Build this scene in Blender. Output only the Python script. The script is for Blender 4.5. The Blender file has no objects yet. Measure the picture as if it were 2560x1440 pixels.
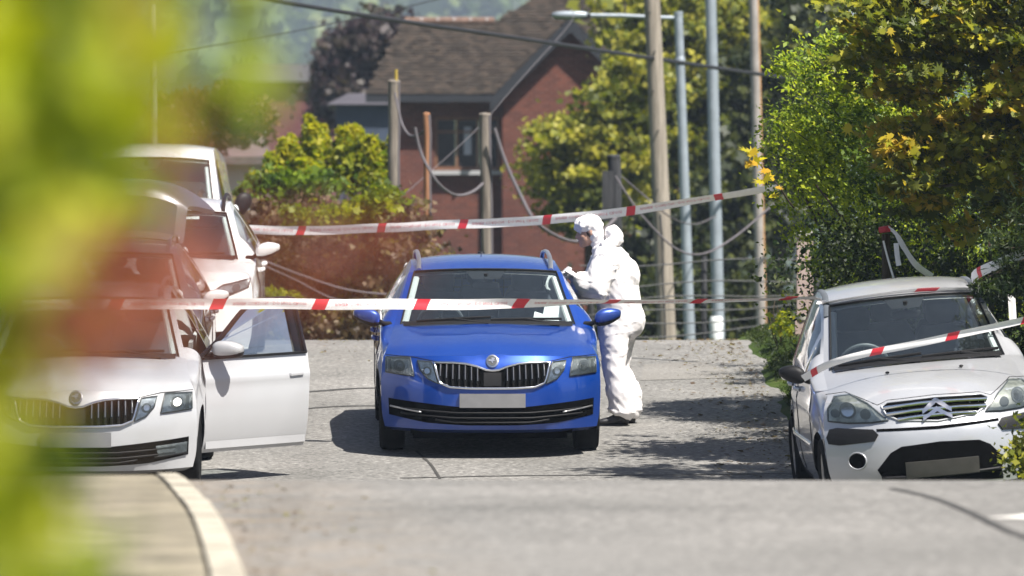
import bpy, bmesh, math, random
import numpy as np
from mathutils import Vector, Matrix, noise
from mathutils.bvhtree import BVHTree
from mathutils.geometry import delaunay_2d_cdt
R = math.radians
random.seed(7)
rng = np.random.default_rng(11)
scene = bpy.context.scene
COL = scene.collection

# ------------------------------------------------------------------ camera, sky, sun, exposure
F = 15700.0            # focal length in pixels of the 2560 wide photograph
CAMZ = 1.4
cam_d = bpy.data.cameras.new('camera')
cam = bpy.data.objects.new('camera', cam_d)
COL.objects.link(cam)
cam.location = (0, 0, CAMZ)
cam.rotation_euler = (R(90), 0, 0)
cam_d.sensor_width = 36.0
cam_d.lens = 36.0 * F / 2560.0
cam_d.clip_start = 0.5
cam_d.clip_end = 6000
cam_d.dof.use_dof = True
cam_d.dof.focus_distance = 49.5
cam_d.dof.aperture_fstop = 4.0
scene.camera = cam

SUN = Vector((1.0, -1.0, 2.3)).normalized()
world = bpy.data.worlds.new('World')
scene.world = world
world.use_nodes = True
wn = world.node_tree
sky = wn.nodes.new('ShaderNodeTexSky')
sky.sky_type = 'NISHITA'
sky.sun_disc = False
sky.sun_elevation = math.asin(SUN.z)
sky.sun_rotation = math.atan2(SUN.x, SUN.y)
sky.dust_density = 1.6
sky.air_density = 0.55
bg = wn.nodes['Background']
bg.inputs['Strength'].default_value = 0.05
wn.links.new(sky.outputs[0], bg.inputs[0])

sun_d = bpy.data.lights.new('sun', 'SUN')
sun_d.energy = 5.0
sun_d.angle = R(0.5)
sun_d.color = (1.0, 0.95, 0.87)
sun = bpy.data.objects.new('sun', sun_d)
COL.objects.link(sun)
sun.rotation_euler = (-SUN).to_track_quat('-Z', 'Y').to_euler()
sun.location = SUN * 60

vs = scene.view_settings
vs.view_transform = 'Standard'
vs.look = 'None'
vs.gamma = 1
vs.use_curve_mapping = False
vs.exposure = 1.30
scene.cycles.use_denoising = True
scene.cycles.max_bounces = 8
scene.cycles.transparent_max_bounces = 24
scene.cycles.caustics_reflective = False
scene.cycles.caustics_refractive = False

# ------------------------------------------------------------------ helpers
def P(px, py, d):
    """world point that stands d metres from the camera where the photograph shows (px, py)"""
    return Vector(((px - 1280) * d / F, d, CAMZ - (py - 720) * d / F))

def link(o, parent=None):
    COL.objects.link(o)
    if parent is not None:
        o.parent = parent
    return o

def props(o, label=None, cat=None, group=None, kind=None):
    if label: o['label'] = label
    if cat: o['category'] = cat
    if group: o['group'] = group
    if kind: o['kind'] = kind
    return o

def empty(name, loc, label=None, cat=None, group=None, rot=(0, 0, 0)):
    o = bpy.data.objects.new(name, None)
    o.empty_display_size = 0.2
    o.location = loc
    o.rotation_euler = rot
    link(o)
    return props(o, label, cat, group)

def mesh(name, verts, faces, mat, parent=None, smooth=False, sharp=None, mats=None, fmat=None):
    me = bpy.data.meshes.new(name)
    me.from_pydata([tuple(v) for v in verts], [], faces)
    for m in (mats or [mat]):
        me.materials.append(m)
    if fmat is not None:
        me.polygons.foreach_set('material_index', fmat)
    if smooth:
        me.polygons.foreach_set('use_smooth', [True] * len(me.polygons))
        if sharp is not None:
            me.set_sharp_from_angle(angle=R(sharp))
    me.update()
    return link(bpy.data.objects.new(name, me), parent)

class MB:
    """collects verts and faces for one mesh object"""
    def __init__(self):
        self.v = []; self.f = []
    def add(self, vs_, fs):
        o = len(self.v)
        self.v += [Vector(v) for v in vs_]
        self.f += [tuple(i + o for i in f) for f in fs]
        return self
    def box(self, c, s, rot=None):
        c = Vector(c)
        pts = []
        for x in (-1, 1):
            for y in (-1, 1):
                for z in (-1, 1):
                    p = Vector((x * s[0] / 2, y * s[1] / 2, z * s[2] / 2))
                    if rot is not None: p = rot @ p
                    pts.append(c + p)
        return self.add(pts, [(0, 1, 3, 2), (4, 6, 7, 5), (0, 4, 5, 1), (2, 3, 7, 6), (0, 2, 6, 4), (1, 5, 7, 3)])
    def tube(self, path, rad, n=8, cap=True, closed=False, flat=None):
        path = [Vector(p) for p in path]
        m = len(path)
        rr = rad if isinstance(rad, list) else [rad] * m
        ref = None
        rings = []
        for i, p in enumerate(path):
            if closed:
                t = path[(i + 1) % m] - path[i - 1]
            else:
                t = path[min(i + 1, m - 1)] - path[max(i - 1, 0)]
            if t.length < 1e-9: t = Vector((0, 0, 1))
            t.normalize()
            if ref is None:
                ref = Vector((0, 0, 1)) if abs(t.z) < 0.9 else Vector((1, 0, 0))
            u = (ref - t * ref.dot(t))
            if u.length < 1e-6:
                u = t.orthogonal()
            u.normalize(); ref = u
            w = t.cross(u)
            r = rr[i]
            a, b = (r, r) if not isinstance(r, (tuple, list)) else r
            rings.append([p + u * (a * math.cos(2 * math.pi * k / n)) + w * (b * math.sin(2 * math.pi * k / n)) for k in range(n)])
        vs_ = [v for ring in rings for v in ring]
        fs = []
        for i in range(m if closed else m - 1):
            j = (i + 1) % m
            for k in range(n):
                l = (k + 1) % n
                fs.append((i * n + k, i * n + l, j * n + l, j * n + k))
        if cap and not closed:
            fs.append(tuple(range(n))[::-1])
            fs.append(tuple((m - 1) * n + k for k in range(n)))
        return self.add(vs_, fs)
    def ellipsoid(self, c, s, nu=16, nv=10, e=1.0, rot=None):
        c = Vector(c); vs_ = []; fs = []
        def sp(x, p): return math.copysign(abs(x) ** p, x)
        for j in range(nv + 1):
            ph = -math.pi / 2 + math.pi * j / nv
            for i in range(nu):
                th = 2 * math.pi * i / nu
                p = Vector((s[0] * sp(math.cos(ph), e) * sp(math.cos(th), e), s[1] * sp(math.cos(ph), e) * sp(math.sin(th), e), s[2] * sp(math.sin(ph), e)))
                if rot is not None: p = rot @ p
                vs_.append(c + p)
        for j in range(nv):
            for i in range(nu):
                k = (i + 1) % nu
                fs.append((j * nu + i, j * nu + k, (j + 1) * nu + k, (j + 1) * nu + i))
        return self.add(vs_, fs)
    def lathe(self, prof, n=24, axis='x', c=(0, 0, 0)):
        """prof: (offset along axis, radius)"""
        c = Vector(c); vs_ = []; fs = []
        for (a, r) in prof:
            for k in range(n):
                th = 2 * math.pi * k / n
                if axis == 'x': p = Vector((a, r * math.cos(th), r * math.sin(th)))
                elif axis == 'z': p = Vector((r * math.cos(th), r * math.sin(th), a))
                else: p = Vector((r * math.cos(th), a, r * math.sin(th)))
                vs_.append(c + p)
        for j in range(len(prof) - 1):
            for k in range(n):
                l = (k + 1) % n
                fs.append((j * n + k, j * n + l, (j + 1) * n + l, (j + 1) * n + k))
        return self.add(vs_, fs)
    def build(self, name, mat, parent=None, smooth=True, sharp=40, weld=False):
        o = mesh(name, self.v, self.f, mat, parent, smooth, sharp)
        bm = bmesh.new(); bm.from_mesh(o.data)
        if weld: bmesh.ops.remove_doubles(bm, verts=bm.verts, dist=1e-4)
        bmesh.ops.recalc_face_normals(bm, faces=bm.faces)
        bm.to_mesh(o.data); bm.free()
        if smooth and sharp is not None: o.data.set_sharp_from_angle(angle=R(sharp))
        return o

def spline(pts, n, sharp=()):
    """Catmull-Rom through rows of numbers; n samples per span; returns array and the index of each knot"""
    pts = np.array(pts, float); m = len(pts)
    nn = n if isinstance(n, (list, tuple)) else [n] * (m - 1)
    tan = np.zeros_like(pts)
    out = []; idx = []
    for i in range(m - 1):
        p0, p1 = pts[i], pts[i + 1]
        ch = p1 - p0
        t0 = ch if (i == 0 or i in sharp) else (pts[i + 1] - pts[i - 1]) / 2
        t1 = ch if (i == m - 2 or (i + 1) in sharp) else (pts[i + 2] - pts[i]) / 2
        idx.append(len(out))
        for k in range(nn[i]):
            u = k / nn[i]
            h00 = 2*u**3 - 3*u*u + 1; h10 = u**3 - 2*u*u + u; h01 = -2*u**3 + 3*u*u; h11 = u**3 - u*u
            out.append(h00 * p0 + h10 * t0 + h01 * p1 + h11 * t1)
    idx.append(len(out)); out.append(pts[-1])
    return np.array(out), idx

def pchip(x, xs, ys):
    xs = np.asarray(xs, float); ys = np.asarray(ys, float)
    h = np.diff(xs); dl = np.diff(ys) / h
    d = np.zeros(len(xs))
    for i in range(1, len(xs) - 1):
        if dl[i - 1] * dl[i] > 0:
            w1 = 2 * h[i] + h[i - 1]; w2 = h[i] + 2 * h[i - 1]
            d[i] = (w1 + w2) / (w1 / dl[i - 1] + w2 / dl[i])
    d[0] = dl[0]; d[-1] = dl[-1]
    x = np.clip(np.asarray(x, float), xs[0], xs[-1])
    i = np.clip(np.searchsorted(xs, x, side='right') - 1, 0, len(xs) - 2)
    u = (x - xs[i]) / h[i]
    return (2*u**3 - 3*u*u + 1) * ys[i] + (u**3 - 2*u*u + u) * h[i] * d[i] + (-2*u**3 + 3*u*u) * ys[i + 1] + (u**3 - u*u) * h[i] * d[i + 1]

# ------------------------------------------------------------------ materials
def mat(name):
    m = bpy.data.materials.new(name); m.use_nodes = True
    return m, m.node_tree, m.node_tree.nodes['Principled BSDF']

def setp(b, **k):
    for kk, v in k.items():
        kk = {'base': 'Base Color', 'rough': 'Roughness', 'metal': 'Metallic', 'coat': 'Coat Weight', 'coatr': 'Coat Roughness',
              'spec': 'Specular IOR Level', 'sheen': 'Sheen Weight', 'sss': 'Subsurface Weight', 'trans': 'Transmission Weight', 'alpha': 'Alpha'}[kk]
        if kk == 'Base Color' and len(v) == 3: v = (*v, 1)
        b.inputs[kk].default_value = v

def ramp(nt, src, stops):
    r = nt.nodes.new('ShaderNodeValToRGB')
    e = r.color_ramp.elements
    while len(e) < len(stops): e.new(0.5)
    for el, (p, c) in zip(e, stops):
        el.position = p; el.color = (*c, 1) if len(c) == 3 else c
    nt.links.new(src, r.inputs[0])
    return r.outputs[0]

def noise_tex(nt, scale, detail=4, rough=0.55, coord='Object', vec_scale=None):
    tc = nt.nodes.new('ShaderNodeTexCoord')
    n = nt.nodes.new('ShaderNodeTexNoise')
    n.inputs['Scale'].default_value = scale; n.inputs['Detail'].default_value = detail; n.inputs['Roughness'].default_value = rough
    src = tc.outputs[coord]
    if vec_scale is not None:
        mp = nt.nodes.new('ShaderNodeMapping'); mp.inputs['Scale'].default_value = vec_scale
        nt.links.new(src, mp.inputs[0]); src = mp.outputs[0]
    nt.links.new(src, n.inputs['Vector'])
    return n.outputs[0]

def mixc(nt, fac, a, b, mode='MIX'):
    m = nt.nodes.new('ShaderNodeMix'); m.data_type = 'RGBA'; m.blend_type = mode
    for s, v in ((m.inputs[0], fac), (m.inputs[6], a), (m.inputs[7], b)):
        if isinstance(v, (int, float)): s.default_value = v
        elif isinstance(v, (tuple, list)): s.default_value = (*v, 1) if len(v) == 3 else v
        else: nt.links.new(v, s)
    return m.outputs[2]

def bump(nt, b, h, strength=0.3, dist=0.01):
    n = nt.nodes.new('ShaderNodeBump'); n.inputs['Strength'].default_value = strength; n.inputs['Distance'].default_value = dist
    nt.links.new(h, n.inputs['Height']); nt.links.new(n.outputs[0], b.inputs['Normal'])

def plain(name, base, rough=0.5, metal=0.0, var=0.0, vscale=8.0, **k):
    m, nt, b = mat(name)
    setp(b, base=base, rough=rough, metal=metal, **k)
    if var:
        lo = tuple(c * (1 - var) for c in base); hi = tuple(min(1, c * (1 + var)) for c in base)
        nt.links.new(ramp(nt, noise_tex(nt, vscale), [(0.3, lo), (0.7, hi)]), b.inputs['Base Color'])
    return m

def paint(name, base, metal=0.0, rough=0.35, coat=1.0, dirt=0.25):
    m, nt, b = mat(name)
    setp(b, base=base, rough=rough, metal=metal, coat=coat, coatr=0.04)
    n = noise_tex(nt, 3.0, 6, 0.65)
    nt.links.new(ramp(nt, n, [(0.35, (rough - .05,) * 3), (0.75, (rough + .14,) * 3)]), b.inputs['Roughness'])
    # road dust towards the sills and the bumper: a film of real dirt with its own shape
    tc = nt.nodes.new('ShaderNodeTexCoord'); sep = nt.nodes.new('ShaderNodeSeparateXYZ'); nt.links.new(tc.outputs['Object'], sep.inputs[0])
    mr = nt.nodes.new('ShaderNodeMapRange'); mr.inputs[1].default_value = 0.62; mr.inputs[2].default_value = 0.2
    nt.links.new(sep.outputs[2], mr.inputs[0])
    mu = nt.nodes.new('ShaderNodeMath'); mu.operation = 'MULTIPLY'
    n2 = noise_tex(nt, 9.0, 5, 0.7)
    nt.links.new(mr.outputs[0], mu.inputs[0]); nt.links.new(n2, mu.inputs[1])
    mu2 = nt.nodes.new('ShaderNodeMath'); mu2.operation = 'MULTIPLY'; mu2.inputs[1].default_value = dirt
    nt.links.new(mu.outputs[0], mu2.inputs[0])
    nt.links.new(mixc(nt, mu2.outputs[0], base, (0.16, 0.14, 0.12)), b.inputs['Base Color'])
    return m

def glass(name, tint=(0.75, 0.82, 0.82), boost=1.0, film=0.0):
    m = bpy.data.materials.new(name); m.use_nodes = True; nt = m.node_tree
    nt.nodes.remove(nt.nodes['Principled BSDF'])
    out = nt.nodes['Material Output']
    tr = nt.nodes.new('ShaderNodeBsdfTransparent'); tr.inputs[0].default_value = (*tint, 1)
    gl = nt.nodes.new('ShaderNodeBsdfGlossy'); gl.inputs['Roughness'].default_value = 0.02
    fr = nt.nodes.new('ShaderNodeFresnel'); fr.inputs[0].default_value = 1.5
    mu = nt.nodes.new('ShaderNodeMath'); mu.operation = 'MULTIPLY'; mu.inputs[1].default_value = boost; mu.use_clamp = True
    nt.links.new(fr.outputs[0], mu.inputs[0])
    mx = nt.nodes.new('ShaderNodeMixShader')
    nt.links.new(mu.outputs[0], mx.inputs[0]); nt.links.new(gl.outputs[0], mx.inputs[2])
    if film:   # thin dust film, its blue tint painting the veil reflected in the glass
        df = nt.nodes.new('ShaderNodeBsdfDiffuse'); df.inputs[0].default_value = (0.46, 0.58, 0.62, 1)
        m2 = nt.nodes.new('ShaderNodeMixShader')
        n = noise_tex(nt, 4.0, 5, 0.6)
        mr = nt.nodes.new('ShaderNodeMapRange'); mr.inputs[1].default_value = .3; mr.inputs[2].default_value = .75
        mr.inputs[3].default_value = film * .85; mr.inputs[4].default_value = film * 1.15
        nt.links.new(n, mr.inputs[0]); nt.links.new(mr.outputs[0], m2.inputs[0])
        nt.links.new(tr.outputs[0], m2.inputs[1]); nt.links.new(df.outputs[0], m2.inputs[2])
        nt.links.new(m2.outputs[0], mx.inputs[1])
    else:
        nt.links.new(tr.outputs[0], mx.inputs[1])
    nt.links.new(mx.outputs[0], out.inputs[0])
    return m

def leafmat(name, stops, transl=0.45, rough=0.5):
    """colour by a random value stored on every leaf"""
    m = bpy.data.materials.new(name); m.use_nodes = True; nt = m.node_tree
    b = nt.nodes['Principled BSDF']; out = nt.nodes['Material Output']
    at = nt.nodes.new('ShaderNodeAttribute'); at.attribute_name = 'rnd'
    c = ramp(nt, at.outputs['Fac'], stops)
    nt.links.new(c, b.inputs['Base Color']); setp(b, rough=rough, spec=0.3)
    tl = nt.nodes.new('ShaderNodeBsdfTranslucent')
    g = nt.nodes.new('ShaderNodeMix'); g.data_type = 'RGBA'; g.blend_type = 'MULTIPLY'; g.inputs[0].default_value = 1
    nt.links.new(c, g.inputs[6]); g.inputs[7].default_value = (1.5, 1.55, 0.55, 1)
    nt.links.new(g.outputs[2], tl.inputs[0])
    mx = nt.nodes.new('ShaderNodeMixShader'); mx.inputs[0].default_value = transl
    nt.links.new(b.outputs[0], mx.inputs[1]); nt.links.new(tl.outputs[0], mx.inputs[2])
    nt.links.new(mx.outputs[0], out.inputs[0])
    return m

M = {}
def asphalt(name, lo, hi, grain, gcol):
    m, nt, b = mat(name)
    big = noise_tex(nt, 0.55, 5, 0.6)
    fine = noise_tex(nt, grain, 3, 0.75)
    c = ramp(nt, big, [(0.3, lo), (0.7, hi)])
    f = ramp(nt, fine, [(0.3, (0.2,) * 3), (0.45, (0.85,) * 3), (0.58, (1.1,) * 3), (0.70, (2.0,) * 3)])
    c = mixc(nt, gcol, c, f, 'MULTIPLY')
    # tan grit washed against the near kerb
    tc = nt.nodes.new('ShaderNodeTexCoord'); sp = nt.nodes.new('ShaderNodeSeparateXYZ'); nt.links.new(tc.outputs['Object'], sp.inputs[0])
    ma = nt.nodes.new('ShaderNodeMath'); ma.operation = 'MULTIPLY_ADD'; ma.inputs[1].default_value = 0.073; nt.links.new(sp.outputs[1], ma.inputs[0])
    ma.inputs[2].default_value = -0.653
    ad = nt.nodes.new('ShaderNodeMath'); ad.operation = 'ADD'; nt.links.new(sp.outputs[0], ad.inputs[0]); nt.links.new(ma.outputs[0], ad.inputs[1])
    mr = nt.nodes.new('ShaderNodeMapRange'); mr.inputs[1].default_value = 0.0; mr.inputs[2].default_value = 1.0; mr.inputs[3].default_value = 1; mr.inputs[4].default_value = 0
    nt.links.new(ad.outputs[0], mr.inputs[0])
    yl = nt.nodes.new('ShaderNodeMath'); yl.operation = 'LESS_THAN'; yl.inputs[1].default_value = 33; nt.links.new(sp.outputs[1], yl.inputs[0])
    m1 = nt.nodes.new('ShaderNodeMath'); m1.operation = 'MULTIPLY'; nt.links.new(mr.outputs[0], m1.inputs[0]); nt.links.new(yl.outputs[0], m1.inputs[1])
    gr = noise_tex(nt, 2.2, 6, 0.75)
    m2 = nt.nodes.new('ShaderNodeMath'); m2.operation = 'MULTIPLY'; nt.links.new(m1.outputs[0], m2.inputs[0])
    nt.links.new(ramp(nt, gr, [(.40, (0, 0, 0)), (.60, (.55,) * 3)]), m2.inputs[1])
    c = mixc(nt, m2.outputs[0], c, (0.22, 0.165, 0.11))
    # darker blotches and oil spots
    bl = noise_tex(nt, 1.3, 7, 0.8)
    c = mixc(nt, ramp(nt, bl, [(.58, (0, 0, 0)), (.72, (.45,) * 3)]), c, (0.085, 0.08, 0.075))
    nt.links.new(c, b.inputs['Base Color']); setp(b, rough=0.9, spec=0.25)
    bump(nt, b, fine, 0.5, 0.01)
    return m
M['asphalt'] = asphalt('worn_asphalt', (0.125, 0.122, 0.115), (0.195, 0.188, 0.178), 22.0, 0.95)
M['sunlit_patch'] = asphalt('sunlit_patch', (0.15, 0.142, 0.13), (0.19, 0.182, 0.17), 34.0, 0.6)
M['tar'] = plain('tar', (0.035, 0.033, 0.03), 0.8, var=0.3)
M['pave'] = plain('pavement', (0.20, 0.175, 0.125), 0.95, var=0.4, vscale=3)
M['kerb'] = plain('kerb_concrete', (0.34, 0.31, 0.25), 0.9, var=0.3, vscale=5)
M['yellow_line'] = plain('yellow_line', (0.40, 0.26, 0.09), 0.8, var=0.3, vscale=20)
M['white_line'] = plain('white_line', (0.62, 0.6, 0.56), 0.8, var=0.2, vscale=14)
def soilgrass():
    m, nt, b = mat('grass_ground')
    a = noise_tex(nt, 2.0, 6, 0.7)
    nt.links.new(ramp(nt, a, [(0.25, (0.02, 0.035, 0.008)), (0.5, (0.04, 0.065, 0.012)), (0.68, (0.09, 0.085, 0.035))]), b.inputs['Base Color'])
    setp(b, rough=1.0, spec=0.1)
    return m
M['ground'] = soilgrass()
M['hill'] = None
M['blue'] = paint('blue_paint', (0.003, 0.050, 0.32), 0.45, 0.34)
M['white'] = paint('white_paint', (0.45, 0.455, 0.47), 0.15, 0.35)
M['white2'] = paint('white_paint_clean', (0.80, 0.80, 0.80), 0.0, 0.3)
M['silver'] = paint('grey_paint', (0.15, 0.15, 0.17), 0.5, 0.32)
M['silver2'] = paint('pale_silver_paint', (0.43, 0.44, 0.465), 0.4, 0.33)
M['black_plastic'] = plain('black_plastic', (0.008, 0.008, 0.009), 0.55, var=0.2, spec=0.25)
M['black_gloss'] = plain('black_gloss', (0.006, 0.006, 0.007), 0.15)
M['void_shade'] = plain('painted_void_shade', (0.0025, 0.0025, 0.0025), 0.95, spec=0.02)  # colour painted near black as the shade inside intakes, grilles and wheel arches
M['rubber'] = plain('tyre_rubber', (0.009, 0.009, 0.009), 0.9, var=0.3, spec=0.1)
M['chrome'] = plain('chrome', (0.75, 0.76, 0.78), 0.12, 1.0)
M['alloy'] = plain('alloy', (0.45, 0.45, 0.46), 0.35, 0.9)
M['seat'] = plain('seat_fabric', (0.065, 0.075, 0.09), 0.9, var=0.2)
M['dash'] = plain('dashboard_plastic', (0.10, 0.11, 0.12), 0.55, var=0.15)
M['liner'] = plain('headliner', (0.7, 0.7, 0.67), 0.9)
M['trim'] = plain('pale_trim', (0.62, 0.64, 0.64), 0.8)
M['paper'] = plain('paper', (0.75, 0.77, 0.78), 0.8)
M['glass'] = glass('windscreen_glass', (0.86, 0.93, 0.93), 2.4, 0.018)
M['glass_side'] = glass('side_glass', (0.78, 0.84, 0.85), 1.2, 0.03)
M['lens'] = glass('lamp_lens', (0.92, 0.94, 0.95), 1.0, 0.05)
M['reflector'] = plain('lamp_reflector', (0.42, 0.45, 0.47), 0.25, 0.8, var=0.5, vscale=22)
M['reflector_old'] = plain('cloudy_reflector', (0.44, 0.45, 0.40), 0.3, 0.7, var=0.4, vscale=18)
M['lamp_dark'] = plain('lamp_bezel', (0.05, 0.055, 0.06), 0.3)
m, nt, b = mat('lit_bulb'); setp(b, base=(1, 1, 1)); b.inputs['Emission Color'].default_value = (1, 0.93, 0.8, 1); b.inputs['Emission Strength'].default_value = 2.2; M['bulb'] = m
M['plate'] = plain('number_plate', (0.17, 0.17, 0.175), 0.5, var=0.12, vscale=7)
M['plate_dim'] = plain('dimmed_number_plate', (0.035, 0.033, 0.03), 0.6, var=0.25, vscale=9)  # plate colour darkened to look dim though the sun strikes it
M['mirror_glass'] = plain('mirror_glass', (0.7, 0.72, 0.75), 0.03, 1.0)
M['tape'] = plain('tape_white', (0.88, 0.86, 0.86), 0.45, var=0.04, vscale=30)
M['tape_red'] = plain('tape_red', (0.62, 0.03, 0.05), 0.45)
M['tape_ink'] = plain('tape_red_ink', (0.60, 0.16, 0.19), 0.5)
M['suit'] = plain('coverall_white', (0.76, 0.735, 0.74), 0.65, var=0.03, vscale=6, sheen=0.1)
M['skin'] = plain('skin', (0.42, 0.25, 0.19), 0.5, var=0.08, vscale=30, sss=0.1)
M['glove'] = plain('glove_nitrile', (0.62, 0.6, 0.62), 0.5)
M['shoe'] = plain('shoe_black', (0.012, 0.012, 0.014), 0.5)
M['hair'] = plain('hair_brown', (0.035, 0.02, 0.012), 0.6)
M['eye'] = plain('eye_white', (0.7, 0.7, 0.7), 0.3)
M['iris'] = plain('iris_dark', (0.03, 0.02, 0.015), 0.3)
M['lip'] = plain('lip', (0.35, 0.14, 0.12), 0.5)
M['phone'] = plain('phone_case', (0.02, 0.02, 0.022), 0.3)
def wood(name, lo, hi, sc=1.0):
    m, nt, b = mat(name)
    a = noise_tex(nt, 6 * sc, 6, 0.7, vec_scale=(3, 3, 0.25))
    nt.links.new(ramp(nt, a, [(0.3, lo), (0.65, hi)]), b.inputs['Base Color']); setp(b, rough=0.9, spec=0.1)
    bump(nt, b, a, 0.6, 0.02)
    return m
M['pole_wood'] = wood('telegraph_pole_wood', (0.16, 0.14, 0.115), (0.33, 0.29, 0.245))
M['post_grey'] = wood('weathered_grey_wood', (0.085, 0.072, 0.062), (0.27, 0.235, 0.20))
M['post_brown'] = wood('brown_wood', (0.16, 0.075, 0.04), (0.36, 0.18, 0.10))
M['post_dark'] = wood('dark_creosote_wood', (0.02, 0.022, 0.025), (0.06, 0.06, 0.065))
M['bark'] = wood('bark', (0.03, 0.022, 0.015), (0.09, 0.07, 0.05))
M['galv'] = plain('galvanised_steel', (0.30, 0.34, 0.38), 0.45, 0.35, var=0.12, vscale=5)
M['galv_rust'] = plain('rusty_galvanised_steel', (0.33, 0.30, 0.28), 0.5, 0.25, var=0.2, vscale=5)
M['cable'] = plain('cable_black', (0.015, 0.015, 0.018), 0.6)
M['cable_pale'] = plain('cable_pale', (0.115, 0.105, 0.115), 0.9, spec=0.2)
M['wire'] = plain('fence_wire', (0.10, 0.10, 0.10), 0.7, 0.2)
m, nt, b = mat('brick')
tc = nt.nodes.new('ShaderNodeTexCoord'); mp = nt.nodes.new('ShaderNodeMapping'); mp.inputs['Rotation'].default_value = (R(90), 0, 0)
nt.links.new(tc.outputs['Object'], mp.inputs[0])
br = nt.nodes.new('ShaderNodeTexBrick'); nt.links.new(mp.outputs[0], br.inputs['Vector'])
br.inputs['Scale'].default_value = 1.0; br.inputs['Brick Width'].default_value = 0.22; br.inputs['Row Height'].default_value = 0.075; br.inputs['Mortar Size'].default_value = 0.008
br.inputs['Color1'].default_value = (0.090, 0.029, 0.020, 1); br.inputs['Color2'].default_value = (0.15, 0.048, 0.031, 1); br.inputs['Mortar'].default_value = (0.15, 0.10, 0.085, 1)
c = mixc(nt, ramp(nt, noise_tex(nt, 1.1, 5, 0.65), [(0.35, (0, 0, 0)), (0.7, (0.55,) * 3)]), br.outputs[0], (0.06, 0.028, 0.028))
nt.links.new(c, b.inputs['Base Color']); setp(b, rough=0.95, spec=0.1)
M['brick'] = m
m, nt, b = mat('roof_tile')
at = nt.nodes.new('ShaderNodeAttribute'); at.attribute_name = 'rnd'
c = ramp(nt, at.outputs['Fac'], [(0, (0.023, 0.019, 0.016)), (0.5, (0.036, 0.030, 0.025)), (1, (0.058, 0.045, 0.036))])
c = mixc(nt, ramp(nt, noise_tex(nt, 0.9, 5, 0.7), [(0.4, (0, 0, 0)), (0.75, (0.6,) * 3)]), c, (0.042, 0.033, 0.028))
nt.links.new(c, b.inputs['Base Color']); setp(b, rough=0.95, spec=0.1)
M['tile'] = m
M['ridge'] = plain('ridge_tile_clay', (0.13, 0.08, 0.06), 0.9, var=0.3)
M['barge'] = plain('black_bargeboard', (0.010, 0.012, 0.018), 0.7)
M['win_frame'] = plain('brown_window_frame', (0.15, 0.065, 0.028), 0.6, var=0.2)
M['win_glass'] = plain('dark_window_pane', (0.022, 0.02, 0.02), 0.25, spec=0.3)
M['sill'] = plain('white_sill', (0.36, 0.36, 0.37), 0.8)
M['curtain'] = plain('curtain', (0.4, 0.42, 0.48), 0.9)
M['render_white'] = plain('white_render', (0.56, 0.53, 0.54), 0.9, var=0.08, vscale=2)
M['coping'] = plain('dark_coping', (0.10, 0.085, 0.08), 0.9, var=0.3)
M['maroon'] = plain('maroon_wall', (0.13, 0.040, 0.048), 0.9, var=0.15, vscale=1.5)
M['slate'] = plain('grey_slate', (0.05, 0.045, 0.055), 0.8, var=0.2, vscale=1.5)
M['pier'] = plain('pink_stone', (0.34, 0.26, 0.235), 0.9, var=0.15, vscale=6)
M['pier_cap'] = plain('stone_cap', (0.42, 0.40, 0.36), 0.9, var=0.2, vscale=9)
G = lambda *s: [(i / (len(s) - 1), c) for i, c in enumerate(s)]
M['leaf_maple'] = leafmat('maple_leaf', [(0, (0.025, 0.042, 0.004)), (.35, (0.08, 0.10, 0.006)), (.7, (0.22, 0.22, 0.012)), (.94, (0.40, 0.34, 0.022)), (1, (0.36, 0.24, 0.018))], 0.32)
M['leaf_gold'] = leafmat('golden_leaf', G((0.40, 0.36, 0.015), (0.48, 0.40, 0.02), (0.50, 0.27, 0.025)), 0.5)
M['leaf_hedge'] = leafmat('hedge_leaf', G((0.035, 0.07, 0.006), (0.11, 0.17, 0.009), (0.24, 0.31, 0.014), (0.42, 0.46, 0.025)), 0.42)
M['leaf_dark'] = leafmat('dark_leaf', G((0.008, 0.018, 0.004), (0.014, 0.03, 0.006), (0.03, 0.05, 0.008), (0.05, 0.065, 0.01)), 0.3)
M['leaf_olive'] = leafmat('olive_tree_leaf', G((0.03, 0.045, 0.008), (0.09, 0.11, 0.012), (0.21, 0.22, 0.024), (0.36, 0.33, 0.045)), 0.4)
M['leaf_deep'] = leafmat('deep_tree_leaf', G((0.010, 0.018, 0.008), (0.03, 0.042, 0.012), (0.08, 0.09, 0.018)), 0.3)
M['leaf_yellow'] = leafmat('yellow_shrub_leaf', G((0.05, 0.085, 0.006), (0.15, 0.19, 0.008), (0.28, 0.29, 0.012), (0.38, 0.34, 0.02)), 0.5)
M['leaf_brown'] = leafmat('dry_hedge_leaf', G((0.05, 0.036, 0.025), (0.105, 0.07, 0.045), (0.16, 0.11, 0.06), (0.17, 0.16, 0.04)), 0.3)
M['leaf_near'] = leafmat('near_hedge_leaf', G((0.05, 0.085, 0.008), (0.17, 0.23, 0.012), (0.32, 0.36, 0.018), (0.46, 0.48, 0.04), (0.26, 0.22, 0.06)), 0.5)
M['leaf_red'] = leafmat('red_shrub_leaf', G((0.13, 0.02, 0.014), (0.22, 0.05, 0.036), (0.36, 0.13, 0.10), (0.16, 0.07, 0.035)), 0.45)
M['leaf_rust'] = leafmat('rust_shrub_leaf', G((0.06, 0.03, 0.018), (0.12, 0.055, 0.03), (0.17, 0.085, 0.045)), 0.3)
M['leaf_purple'] = leafmat('purple_tree_leaf', G((0.022, 0.012, 0.016), (0.04, 0.025, 0.028), (0.07, 0.055, 0.045)), 0.3)
M['leaf_far'] = leafmat('far_wood_leaf', G((0.02, 0.035, 0.012), (0.05, 0.075, 0.02), (0.10, 0.13, 0.03)), 0.3)

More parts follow.
